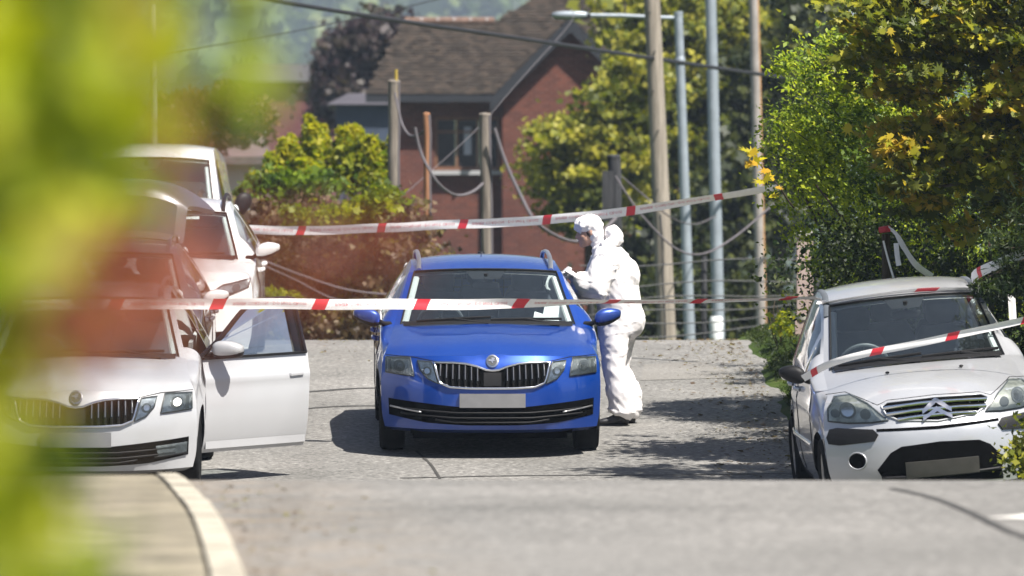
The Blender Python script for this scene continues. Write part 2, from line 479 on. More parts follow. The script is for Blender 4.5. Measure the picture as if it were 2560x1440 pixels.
# ------------------------------------------------------------------ the lie of the land
GY = [-40, 0, 15, 21, 27, 30, 31.5, 34, 38, 42, 45, 47, 50, 56, 60, 62.4, 64, 66, 72, 85, 110, 160, 300, 500, 900, 2000]
GZ = [-1.6, -1.2, -.98, -.95, -.93, -.927, -.975, -1.25, -1.75, -1.86, -1.69, -1.561, -1.366, -.976, -.72, -.57, -.53, -.56, -.75, -1.5, -2.4, -3.0, -4, -5, -6, -8]
def gz(y):
    return pchip(y, GY, GZ) + CAMZ
def gz1(y):
    return float(gz(np.array([y]))[0])

def sheet(name, xs_fn, ys, nx, z_fn, matl, kind='structure', parent=None):
    """a ground sheet: xs_fn(y) -> (x0, x1); z_fn(x, y)"""
    vs_ = []; fs = []
    for y in ys:
        x0, x1 = xs_fn(y)
        for i in range(nx + 1):
            x = x0 + (x1 - x0) * i / nx
            vs_.append((x, y, z_fn(x, y)))
    for j in range(len(ys) - 1):
        for i in range(nx):
            a = j * (nx + 1) + i
            fs.append((a, a + 1, a + nx + 2, a + nx + 1))
    o = mesh(name, vs_, fs, matl, parent, smooth=True)
    if kind: o['kind'] = kind
    return o
# ------------------------------------------------------------------ cars
# car space: x to the right as seen from the front, y backwards from the nose, z up from the road
def lerp(a, b, t): return a + (b - a) * t
def smooth01(t):
    t = min(1, max(0, t)); return t * t * (3 - 2 * t)

class Car:
    def __init__(self, spec, name, loc, rot, label, cat, paintm, group=None):
        self.s = spec; self.paint = paintm
        self.root = empty(name, loc, label, cat, group, rot)
        self.shell()

    def strip_point(self, row, t):
        y, z, W, cy, cz = row
        a = abs(t)
        return Vector((W * t, y + cy * a ** self.s.get('p', 3.0), z - cz * a ** 2.4))

    def shell(self):
        s = self.s; st = s['stations']
        names = [q[0] for q in st]
        rows, idx = spline([q[1:6] for q in st], [q[7] for q in st[:-1]], [i for i, q in enumerate(st) if q[6]])
        ix = {n: idx[i] for i, n in enumerate(names)}
        self.ix = ix; self.rows = rows
        tp = s.get('tp', 0.93)
        half = [0, .08, .16, .24, .32, .4, .48, .56, .64, .72, .79, .85, .89, tp, (1 + tp) / 2, 1.0]
        ts = [-t for t in half[:0:-1]] + half
        C = len(ts); self.ts = ts
        S = []
        for r, row in enumerate(rows):
            for t in ts:
                p = self.strip_point(row, t)
                if ix['hood0'] <= r <= ix['cowl'] and s.get('crease'):
                    # the raised V in the middle of the bonnet
                    u = (r - ix['hood0']) / (ix['cowl'] - ix['hood0'])
                    xc = lerp(.075, .17, u)
                    p.z += s['crease'] * (1 - smooth01((abs(p.x) - xc) / .05)) * (1 - .5 * u)
                    # a swage along each side
                    xs2 = lerp(.60, .62, u)
                    p.z += .012 * smooth01((abs(p.x) - xs2) / .06) * (1 - smooth01((abs(p.x) - .70) / .1)) * (.3 + .7 * u)
                S.append(p)
        nR = len(rows)
        reg = {k: [] for k in ('front_bumper', 'bonnet', 'windscreen', 'pillar', 'roof', 'tailgate', 'rear_window', 'rear_bumper')}
        for r in range(nR - 1):
            for c in range(C - 1):
                f = (r * C + c, r * C + c + 1, (r + 1) * C + c + 1, (r + 1) * C + c)
                tm = abs((ts[c] + ts[c + 1]) / 2)
                if r < ix['hood0']: k = 'front_bumper'
                elif r < ix['cowl']: k = 'bonnet'
                elif r < ix['wtop']: k = 'windscreen' if tm < tp else 'pillar'
                elif r < ix['roofend']: k = 'roof'
                elif r < ix['rg']: k = 'rear_window' if (tm < .84 and r > ix['roofend']) else 'tailgate'
                else: k = 'tailgate' if (r < ix['t2'] or s.get('rear') != 'raised') else 'rear_bumper'
                reg[k].append(f)
        # ---- sides
        top = [self.strip_point(rows[r], 1.0) for r in range(ix['hood0'], ix['roofend'] + 1)]
        tyv = np.array([p.y for p in top]); 
        nose = [self.strip_point(rows[r], 1.0) for r in range(0, ix['hood0'] + 1)]
        tail = [self.strip_point(rows[r], 1.0) for r in range(nR - 1, ix['roofend'] - 1, -1)]
        y0 = top[0].y; y1 = top[-1].y
        ys = list(np.linspace(y0, y1, s.get('nside', 96)))
        n1, n2 = 11, 9
        Wb = s['W']; beltx = s['belt']
        def E(y):
            return Vector((np.interp(y, tyv, [p.x for p in top]), y, np.interp(y, tyv, [p.z for p in top])))
        def resample(poly, n):
            d = [0]
            for i in range(1, len(poly)): d.append(d[-1] + (poly[i] - poly[i - 1]).length)
            out = []
            for k in range(n):
                q = d[-1] * k / (n - 1)
                out.append(Vector([np.interp(q, d, [p[a] for p in poly]) for a in range(3)]))
            return out
        noseR = resample(nose, n1 + n2 + 1); tailR = resample(tail, n1 + n2 + 1)
        def column(y, k):
            e = E(y)
            Wm = Wb * (1 - .045 * (1 - smooth01((y - y0) / .45)) - .06 * smooth01((y - (y1 - .9)) / .9))
            zb = min(np.interp(y, [q[0] for q in beltx], [q[1] for q in beltx]), e.z - .03)
            sill = s.get('sill', .2)
            pts = []
            for i in range(n1 + 1):
                u = i / n1
                x = Wm - .055 * (1 - min(1, u / .35)) ** 2 - .03 * smooth01((u - .55) / .45)
                # swage line along the doors
                x += .012 * math.exp(-((u - .72) / .07) ** 2)
                pts.append(Vector((x, y, lerp(sill, zb, u))))
            b0 = pts[-1]; g = smooth01((e.z - zb - .10) / .22)
            ctl = Vector((lerp(b0.x - .008, b0.x + (e.x - b0.x) * .42, g), y, lerp(e.z - .004, lerp(zb, e.z, .52), g)))
            for i in range(1, n2 + 1):
                u = i / n2
                pts.append(b0 * (1 - u) ** 2 + ctl * (2 * u * (1 - u)) + e * u * u)
            return pts
        colsP = [column(y, k) for k, y in enumerate(ys)]
        N = n1 + n2 + 1
        # blend the first and last columns into the nose and tail edges
        raw0 = [p.copy() for p in colsP[0]]; rawN = [p.copy() for p in colsP[-1]]
        for k, y in enumerate(ys):
            a = 1 - smooth01((y - y0) / .34)
            b_ = 1 - smooth01((y1 - y) / .5)
            for i in range(N):
                colsP[k][i] = colsP[k][i] + (noseR[i] - raw0[i]) * a + (tailR[i] - rawN[i]) * b_
        rad = s['arch']
        self.side_z = E
        SV = []; SF = {}
        nC = len(ys)
        base = len(S)
        V = list(S)
        sidefaces = {'body': [], 'glass': {}}
        for sg in (-1, 1):
            o = len(V)
            for k in range(nC):
                for i in range(N):
                    p = colsP[k][i]
                    V.append(Vector((sg * p.x, p.y, p.z)))
            dead = set()
            for (wy, wr) in s['wheels']:
                cz = wr
                for k in range(nC):
                    for i in range(N):
                        p = V[o + k * N + i]
                        if math.hypot(p.y - wy, p.z - cz) < rad * .999: dead.add(k * N + i)
            def isdead(a): return a in dead
            snap = set()
            for k in range(nC - 1):
                for i in range(N - 1):
                    q = [k * N + i, (k + 1) * N + i, (k + 1) * N + i + 1, k * N + i + 1]
                    if all(a in dead for a in q): continue
                    for a in q:
                        if a in dead: snap.add(a)
                    ym = (ys[k] + ys[k + 1]) / 2
                    key = 'body'
                    if n1 + 1 <= i < N - 2:
                        zgap = colsP[k][N - 1].z - colsP[k][n1].z
                        for wi, (a0, a1) in enumerate(s['windows']):
                            if a0 < ym < a1 and zgap > .16: key = wi
                    door = s.get('open_door')
                    if door and sg == door[0] and door[1] < ym < door[2]:
                        continue
                    f = tuple(o + a for a in (q if sg > 0 else q[::-1]))
                    if key == 'body': sidefaces['body'].append(f)
                    else: sidefaces['glass'].setdefault((sg, key), []).append(f)
            for a in snap:
                p = V[o + a]
                wy, wr = min(s['wheels'], key=lambda w: abs(w[0] - p.y))
                d = Vector((0, p.y - wy, p.z - wr))
                if d.length < 1e-4: continue
                d = d.normalized() * rad
                V[o + a] = Vector((p.x, wy + d.y, max(wr + d.z, p.z if p.z <= s.get('sill', .2) + .001 else 0)))
        self.V = V
        allf = [f for k in reg for f in reg[k]] + sidefaces['body'] + [f for g in sidefaces['glass'].values() for f in g]
        self.bvh = BVHTree.FromPolygons([tuple(v) for v in V], allf)
        self.windf = reg['windscreen']
        pm = self.paint
        self.part('body', reg['pillar'] + sidefaces['body'], pm)
        self.part('front_bumper', reg['front_bumper'], pm)
        self.part('bonnet', reg['bonnet'], pm)
        self.part('roof', reg['roof'], pm)
        self.windscreen = self.part('windscreen', reg['windscreen'], M['glass'])
        if s.get('rear', True) is True:
            tg = self.part('tailgate', reg['tailgate'], pm)
            self.part('rear_window', reg['rear_window'], M['glass_side'], tg)
        elif s['rear'] == 'raised':
            hy, hz = rows[ix['roofend']][0], rows[ix['roofend']][1] + .01
            mt = Matrix.Translation((0, hy, hz)) @ Matrix.Rotation(R(s['raise']), 4, 'X') @ Matrix.Translation((0, -hy, -hz))
            tg = self.part('tailgate', reg['tailgate'], pm, xf=mt, thick=.05)
            self.part('rear_bumper', reg['rear_bumper'], pm)
            self.part('rear_window', reg['rear_window'], M['glass_side'], tg, xf=mt)
        for (sg, wi), fs in sidefaces['glass'].items():
            self.part('side_window', fs, M['glass_side'])
        # headliner under the roof, floor and dark wheel housings
        fs = [f for f in reg['roof']]
        used = sorted({i for f in fs for i in f}); mp = {a: j for j, a in enumerate(used)}
        vv = [V[a] + Vector((0, 0, -.035)) for a in used]
        mesh('headliner', vv, [tuple(mp[a] for a in f) for f in fs], M['liner'], self.root, True)
        L = s['L']
        mb = MB()
        w0, w1 = s['wheels'][0][0], s['wheels'][1][0]
        mb.box((0, L / 2, .30), (1.28 * s['W'] / .9, L - .5, .22))
        for wy, wr in s['wheels']:
            mb.box((0, wy, wr + .10), (1.24, rad * 2.05, rad * 1.7))
        mb.box((0, (w0 + w1) / 2, .36), (1.66 * s['W'] / .907, (w1 - w0) - 2 * rad - .02, .3))
        mb.box((0, .5, .42), (1.3, .5, .42))
        mb.build('underbody', M['void_shade'], self.root, smooth=False)
        for (wy, wr) in s['wheels']:
            for sg in (-1, 1):
                self.arch(sg, wy, wr, rad)
                self.wheel(sg, wy, wr, s.get('tw', .205))

    def arch(self, sg, wy, wr, rad):
        """dark wheel housing behind the arch"""
        n = 20; vs_ = []; fs = []
        xo = self.s['W'] - .05
        for k in range(n + 1):
            th = -.35 + (math.pi + .7) * k / n
            for x in (xo, .60):
                vs_.append((sg * x, wy + (rad + .004) * math.cos(th), wr + (rad + .004) * math.sin(th)))
        for k in range(n):
            fs.append((2*k, 2*k+1, 2*k+3, 2*k+2))
        mesh('wheel_housing', vs_, fs, M['void_shade'], self.root, True)

    def part(self, name, faces, matl, parent=None, xf=None, thick=0):
        used = sorted({i for f in faces for i in f})
        mp = {a: j for j, a in enumerate(used)}
        vv = [self.V[a].copy() for a in used]
        if xf is not None: vv = [xf @ v for v in vv]
        o = mesh(name, vv, [tuple(mp[a] for a in f) for f in faces], matl, parent or self.root, True)
        bm = bmesh.new(); bm.from_mesh(o.data)
        bmesh.ops.remove_doubles(bm, verts=bm.verts, dist=2e-4)
        bmesh.ops.recalc_face_normals(bm, faces=bm.faces)
        if thick: bmesh.ops.solidify(bm, geom=bm.faces[:], thickness=thick)
        bm.to_mesh(o.data); bm.free()
        o.data.set_sharp_from_angle(angle=R(38))
        return o

    # ---- things laid on the front of the shell
    def hit(self, x, z, off=0.0):
        h, n, i, d = self.bvh.ray_cast(Vector((x, -3, z)), Vector((0, 1, 0)))
        if h is None:
            h, n, i, d = self.bvh.find_nearest(Vector((x, .3, z)))
        if n.y > 0: n = -n
        return h + n * off
    def hits(self, sg, y, z, off=0.0):
        h, n, i, d = self.bvh.ray_cast(Vector((sg * 3, y, z)), Vector((-sg, 0, 0)))
        if h is None:
            h, n, i, d = self.bvh.find_nearest(Vector((sg * .9, y, z)))
        if n.x * sg < 0: n = -n
        return h + n * off
    def patch(self, name, poly, off, depth, matl, parent=None, res=.035, side=None, bulge=0.0, dome=None):
        """a panel cut to poly (front-view x, z) lying off metres proud of the shell, its edge turned in by depth"""
        pr = (lambda a, c, o_: self.hit(a, c, o_)) if side is None else (lambda a, c, o_: self.hits(side, a, c, o_))
        P2 = []
        n = len(poly)
        for i in range(n):
            a, b_ = Vector(poly[i]), Vector(poly[(i + 1) % n])
            m_ = max(1, int((b_ - a).length / res))
            for k in range(m_): P2.append(a.lerp(b_, k / m_))
        nb = len(P2)
        xs = [p.x for p in P2]; zs = [p.y for p in P2]
        def inside(p):
            c = False
            for i in range(nb):
                a, b_ = P2[i], P2[i - 1]
                if (a.y > p.y) != (b_.y > p.y) and p.x < (b_.x - a.x) * (p.y - a.y) / (b_.y - a.y) + a.x: c = not c
            return c
        def edist(p):
            m_ = 9
            for i in range(nb):
                a, b_ = P2[i - 1], P2[i]
                ab = b_ - a; t = max(0, min(1, (p - a).dot(ab) / max(1e-12, ab.length_squared)))
                m_ = min(m_, (a + ab * t - p).length)
            return m_
        inner = []
        gx = np.arange(min(xs) + res / 2, max(xs), res); gy = np.arange(min(zs) + res / 2, max(zs), res)
        for x in gx:
            for z in gy:
                p = Vector((x, z))
                if inside(p) and edist(p) > res * .35: inner.append(p)
        v2, e2, f2, *_ = delaunay_2d_cdt(P2 + inner, [(i, (i + 1) % nb) for i in range(nb)], [list(range(nb))], 1, 1e-6)
        vs_ = []
        for p in v2:
            o_ = off
            if bulge: o_ += bulge * min(1, edist(p) / .05) ** .6
            vs_.append(pr(p.x, p.y, o_))
        fs = [tuple(f) for f in f2]
        mb = MB(); mb.add(vs_, fs)
        if depth:
            k0 = len(mb.v)
            for i in range(nb):
                mb.v.append(pr(v2[i].x, v2[i].y, off - depth))
            for i in range(nb):
                j = (i + 1) % nb
                mb.f.append((i, j, k0 + j, k0 + i))
        return mb.build(name, matl, parent or self.root, True, 35)
    def line(self, name, pts, off, rad, matl, parent=None, res=.03, closed=False, side=None, n=6):
        pr = (lambda a, c: self.hit(a, c, off)) if side is None else (lambda a, c: self.hits(side, a, c, off))
        out = []
        m_ = len(pts)
        for i in range(m_ if closed else m_ - 1):
            a, b_ = Vector(pts[i]), Vector(pts[(i + 1) % m_])
            k_ = max(1, int((b_ - a).length / res))
            for k in range(k_):
                q = a.lerp(b_, k / k_); out.append(pr(q.x, q.y))
        if not closed: out.append(pr(pts[-1][0], pts[-1][1]))
        return MB().tube(out, rad, n, closed=closed).build(name, matl, parent or self.root, True, None)

    def wheel(self, sg, wy, wr, tw):
        e = empty('wheel', (sg * (self.s['W'] - .02 - tw / 2), wy, wr)); e.parent = self.root
        h = tw / 2
        tyre = MB().lathe([(-h * .8, wr * .66), (-h, wr * .78), (-h * .97, wr * .92), (-h * .8, wr * .985), (-h * .3, wr), (h * .3, wr), (h * .8, wr * .985), (h * .97, wr * .92), (h, wr * .78), (h * .8, wr * .66)], 36)
        tyre.build('tyre', M['rubber'], e, True, 50)
        rim = MB().lathe([(-h * .8, wr * .67), (-h * .75, wr * .6), (h * .3, wr * .58), (h * .72, wr * .62), (h * .82, wr * .67)], 32)
        for k in range(7):
            a = 2 * math.pi * k / 7
            rot = Matrix.Rotation(a, 3, 'X')
            rim.box(rot @ Vector((sg * h * .6, 0, wr * .36)), (.03, wr * .16, wr * .52), rot)
        rim.lathe([(sg * h * .75, 0.0), (sg * h * .75, wr * .15), (sg * h * .4, wr * .17)], 16)
        rim.build('rim', M['alloy'], e, True, 40)
        MB().lathe([(0, 0), (0, wr * .56), (sg * -.02, wr * .56)], 20).build('brake_disc', M['void_shade'], e, True, 40)

    def mirror(self, sg, at, size, shell_m, low_m=None, tilt=0.0):
        """wing mirror: shell, dark foot and glass"""
        e = empty('wing_mirror', at); e.parent = self.root
        w, d, h = size
        mb = MB()
        vs_ = []; nu, nv = 18, 12
        mb.ellipsoid((0, 0, 0), (w / 2, d / 2, h / 2), nu, nv, .72)
        for v in mb.v:
            u = v.x * sg / (w / 2)          # +1 at the outer tip
            k = 1 - .34 * smooth01((u + .2) / 1.2)
            v.z = v.z * k + .02 * u * h / .13
            if v.y > d * .2: v.y = d * .2   # cut flat where the glass sits
            v.y += .05 * (u + 1) * .6
        o = mb.build('mirror_shell', shell_m, e, True, 50)
        if low_m:
            lo = MB().ellipsoid((0, 0, -h * .22), (w * .49, d * .46, h * .34), nu, 8, .72)
            for v in lo.v:
                u = v.x * sg / (w / 2)
                k = 1 - .34 * smooth01((u + .2) / 1.2)
                v.z = v.z * k + .02 * u * h / .13
                if v.y > d * .18: v.y = d * .18
                v.y += .05 * (u + 1) * .6
            lo.build('mirror_base', low_m, e, True, 50)
        MB().tube([(-sg * w * .42, .01, -h * .3), (-sg * w * .62, .03, -h * .48), (-sg * w * .85, .05, -h * .52)], [(.022, .045), (.02, .04), (.025, .05)], 10).build('mirror_foot', M['black_plastic'], e)
        gl = MB().ellipsoid((0, d * .2 + .052, 0), (w * .42, .004, h * .34), 16, 8, .6)
        gl.build('mirror_glass', M['mirror_glass'], e)

    def interior(self, wheel_side=-1, cage=False, wide=.37, dy=0.0, dz=0.0, lightseat=False):
        r = self.root; s = self.s
        cw = self.rows[self.ix['cowl']]; cy, czz = cw[0], cw[1]
        W = cw[2] * .93
        d = MB()
        # dashboard: a rolled pad from the cowl to the steering wheel
        prof = [(cy + .10, czz - .075), (cy + .3, czz - .05), (cy + .5, czz - .055), (cy + .62, czz - .10), (cy + .64, czz - .2), (cy + .56, czz - .42)]
        nx = 14
        vs_ = []; fs = []
        for (y, z) in prof:
            for i in range(nx + 1):
                x = -W + 2 * W * i / nx
                hump = .05 * math.exp(-((x - wheel_side * wide) / .17) ** 2) * (1 if y > cy + .25 else .2)
                vs_.append((x, y + .14 * (abs(x) / W) ** 3, z + hump))
        for j in range(len(prof) - 1):
            for i in range(nx):
                a = j * (nx + 1) + i
                fs.append((a, a + 1, a + nx + 2, a + nx + 1))
        mesh('dashboard', vs_, fs, M['dash'], r, True)
        # steering wheel
        c = Vector((wheel_side * wide, cy + .78, czz - .06))
        rot = Matrix.Rotation(R(-64), 3, 'X')
        sw = MB().tube([c + rot @ Vector((.185 * math.cos(2 * math.pi * k / 28), .185 * math.sin(2 * math.pi * k / 28), 0)) for k in range(28)], .016, 8, closed=True)
        sw.ellipsoid(c, (.075, .06, .05), 12, 8, .8)
        for a in (0, math.pi, -math.pi / 2):
            sw.tube([c, c + rot @ Vector((.18 * math.cos(a), .18 * math.sin(a), 0))], .014, 6)
        sw.build('steering_wheel', M['dash'], r)
        def seat(x, y, w):
            sb = MB()
            n = 8; zz = [.50, .62, .78, .95, 1.08, 1.17]; ww = [.46, .5, .52, .5, .44, .34]
            vs2 = []; fs2 = []
            for j, z in enumerate(zz):
                for k in range(16):
                    a = 2 * math.pi * k / 16
                    ca, sa = math.cos(a), math.sin(a)
                    vs2.append((x + w * ww[j] * math.copysign(abs(ca) ** .55, ca), y + .22 * (z - .5) + .07 * math.copysign(abs(sa) ** .7, sa) - .03 * abs(ca), z + dz))
            for j in range(len(zz) - 1):
                for k in range(16):
                    l = (k + 1) % 16
                    fs2.append((j * 16 + k, j * 16 + l, (j + 1) * 16 + l, (j + 1) * 16 + k))
            fs2.append(tuple(5 * 16 + k for k in range(16)))
            sb.add(vs2, fs2)
            sb.ellipsoid((x, y - .26, .46 + dz), (w * .5, .28, .09), 14, 8, .6)
            so = sb.build('seat', M['seat'], r)
            hb = MB().ellipsoid((x, y + .17, 1.265 + dz), (w * .26, .06, .095), 14, 10, .6)
            for q in (-.07, .07): hb.tube([(x + q, y + .16, 1.1 + dz), (x + q, y + .17, 1.2 + dz)], .007, 6)
            hb.build('headrest', M['seat'], so)
        yf = cy + 1.30 + dy
        for sg in (-1, 1): seat(sg * wide, yf, .52)
        for x in (-.40, 0, .40): seat(x, yf + .88, .44)
        if cage:
            g = MB()
            y = yf + 1.35
            for x in np.linspace(-.5, .5, 15): g.tube([(x, y, .75), (x, y, 1.36)], .004, 5)
            for z in np.linspace(.75, 1.36, 9): g.tube([(-.5, y, z), (.5, y, z)], .004, 5)
            g.build('dog_guard', M['black_plastic'], r)
        # linings of load space and rear pillars, added pale to brighten the cabin
        L_ = s['L']; yr = self.rows[self.ix['roofend']][0]
        for sg in (-1, 1):
            MB().box((sg * s['W'] * .80, (yf + .5 + yr) / 2 + .2, .72 + dz), (.03, yr - yf - .3, .5)).build('side_trim', M['trim'], r, False)
            MB().tube([(sg * s['W'] * .72, yr - .62, .98 + dz), (sg * s['W'] * .63, yr - .35, 1.33 + dz)], [(.05, .09), (.04, .07)], 8).build('pillar_trim', M['trim'], r)
        MB().box((0, yr - .25, .88 + dz), (s['W'] * 1.3, .5, .02)).build('parcel_shelf', M['trim'], r, False)
        # pale trim inside the windscreen pillars, dark sensor band at the top of the screen
        tp = s.get('tp', .93)
        for sg in (-1, 1):
            q = [self.strip_point(self.rows[k], sg * (tp - .035)) + Vector((0, .035, -.02)) for k in range(self.ix['cowl'] + 1, self.ix['wtop'])]
            MB().tube(q, [(.02, .03)] * len(q), 8).build('pillar_trim', M['trim'], r)
        n_ = self.ix['wtop'] - self.ix['cowl']; vs_ = []; fs_ = []
        for k in range(3):
            row = self.rows[self.ix['wtop'] - k]
            for i in range(9): vs_.append(self.strip_point(row, lerp(-.27 + .05 * k, .27 - .05 * k, i / 8)) + Vector((0, .012, -.006)))
        for k in range(2):
            for i in range(8): fs_.append((k * 9 + i, k * 9 + i + 1, k * 9 + i + 10, k * 9 + i + 9))
        mesh('sensor_band', vs_, fs_, M['black_plastic'], r, True)
        # rear-view mirror
        wt = self.rows[self.ix['wtop']]
        MB().ellipsoid((0, wt[0] - .06, wt[1] - .13), (.115, .022, .034), 14, 8, .5).tube([(0, wt[0] - .06, wt[1] - .1), (0, wt[0] - .08, wt[1] - .03)], .016, 6).build('rear_view_mirror', M['black_plastic'], r)

    def wipers(self, sgs=(-1, 1)):
        rows = self.rows; a = self.ix['cowl']; b_ = self.ix['wtop']
        def on(x, u):
            r = rows[a] + (rows[b_] - rows[a]) * u
            p = self.strip_point(r, x / r[2]); return p + Vector((0, -.02, .022))
        for (x0, x1) in ((-.58, .02), (.02, .60)):
            e = MB().tube([on(lerp(x0, x1, t), .015 + .05 * t) for t in np.linspace(0, 1, 8)], .011, 6)
            e.tube([on(x1 - .02, -.06), on(lerp(x0, x1, .5), .035)], .012, 6)
            e.build('wiper', M['black_plastic'], self.root)
        self.scuttle()
    def scuttle(self):
        """black cowl panel below the windscreen"""
        rows = self.rows; a = self.ix['cowl']
        pts = []
        vs_ = []; fs = []
        n = 24
        for i in range(n + 1):
            t = -.9 + 1.8 * i / n
            p = self.strip_point(rows[a], t)
            vs_ += [p + Vector((0, -.075, .0005)), p + Vector((0, -.05, .014)), p + Vector((0, .03, .03))]
        for i in range(n):
            for j in (0, 1):
                fs.append((3 * i + j, 3 * i + 3 + j, 3 * i + 4 + j, 3 * i + 1 + j))
        mesh('scuttle_panel', vs_, fs, M['black_plastic'], self.root, True)
    def screen_trim(self):
        rows = self.rows; a = self.ix['cowl']; b_ = self.ix['wtop']; tp = self.s.get('tp', .93)
        path = [self.strip_point(rows[r], -tp) for r in range(a, b_ + 1)] + [self.strip_point(rows[b_], t) for t in np.linspace(-tp, tp, 20)[1:-1]] + [self.strip_point(rows[r], tp) for r in range(b_, a - 1, -1)]
        MB().tube([p + Vector((0, -.004, .002)) for p in path], (.011, .007), 6).build('windscreen_seal', M['black_plastic'], self.root)
    def rails(self, matl, x=.545, y0=None, y1=None):
        rows = self.rows
        y0 = y0 or rows[self.ix['wtop']][0] + .12; y1 = y1 or rows[self.ix['roofend']][0] - .1
        for sg in (-1, 1):
            pts = []
            for t in np.linspace(0, 1, 18):
                y = lerp(y0, y1, t)
                h, n, i, d = self.bvh.ray_cast(Vector((sg * x, y, 3)), Vector((0, 0, -1)))
                lift = .055 * min(1, min(t, 1 - t) / .12) ** .6
                pts.append(h + Vector((0, 0, lift + .004)))
            MB().tube(pts, (.016, .019), 8).build('roof_rail', matl, self.root)
    def handles(self, ys, z, matl):
        for sg in (-1, 1):
            for y in ys:
                pts = [self.hits(sg, y - .09, z, .004), self.hits(sg, y - .06, z + .002, .032), self.hits(sg, y + .06, z + .004, .034), self.hits(sg, y + .09, z + .004, .004)]
                MB().tube(pts, [(.014, .009), (.016, .010), (.016, .010), (.014, .009)], 8).build('door_handle', matl, self.root)
    def seams(self, lines):
        for sg in (-1, 1):
            for pts in lines:
                self.line('door_seam', pts, .0005, .0045, M['black_plastic'], side=sg, n=5)

ESTATE = dict(p=3.0, W=.907, L=4.67, arch=.345, wheels=[(.90, .315), (3.58, .315)], tp=.93, crease=.012,
    belt=[(0, .86), (1.2, .93), (2.5, .965), (4.6, 1.0)], sill=.2,
    windows=[(1.55, 2.42), (2.52, 3.28), (3.36, 3.98)],
    stations=[('b0', .16, .20, .78, .30, 0, True, 3), ('b1', .03, .235, .85, .36, 0, True, 5), ('b2', .0, .34, .872, .42, 0, False, 5), ('b3', 0, .48, .88, .43, 0, False, 5),
        ('b4', .012, .60, .88, .43, 0, False, 5), ('b5', .045, .72, .872, .43, 0, False, 5), ('hood0', .10, .822, .86, .42, .03, True, 8),
        ('h1', .36, .905, .825, .28, .05, False, 8), ('h2', .76, .968, .795, .17, .055, False, 8), ('cowl', 1.12, 1.01, .765, .16, .035, True, 12),
        ('wtop', 1.88, 1.40, .63, .10, .03, True, 6), ('r1', 2.25, 1.455, .605, .04, .045, False, 8), ('r2', 2.9, 1.465, .60, 0, .045, False, 10),
        ('roofend', 3.98, 1.405, .585, -.05, .05, True, 6), ('rg', 4.42, 1.03, .68, -.14, .03, True, 3), ('t1', 4.54, .95, .76, -.2, .02, False, 5),
        ('t2', 4.64, .62, .84, -.3, 0, False, 5), ('t3', 4.62, .40, .84, -.3, 0, False, 4), ('t4', 4.45, .22, .80, -.25, 0, True, 1)])

def mirrored(poly): return [(-x, z) for x, z in poly][::-1]

def disc(x, z, r, n=20, rz=None):
    rz = rz or r
    return [(x + r * math.cos(2 * math.pi * k / n), z + rz * math.sin(2 * math.pi * k / n)) for k in range(n)]

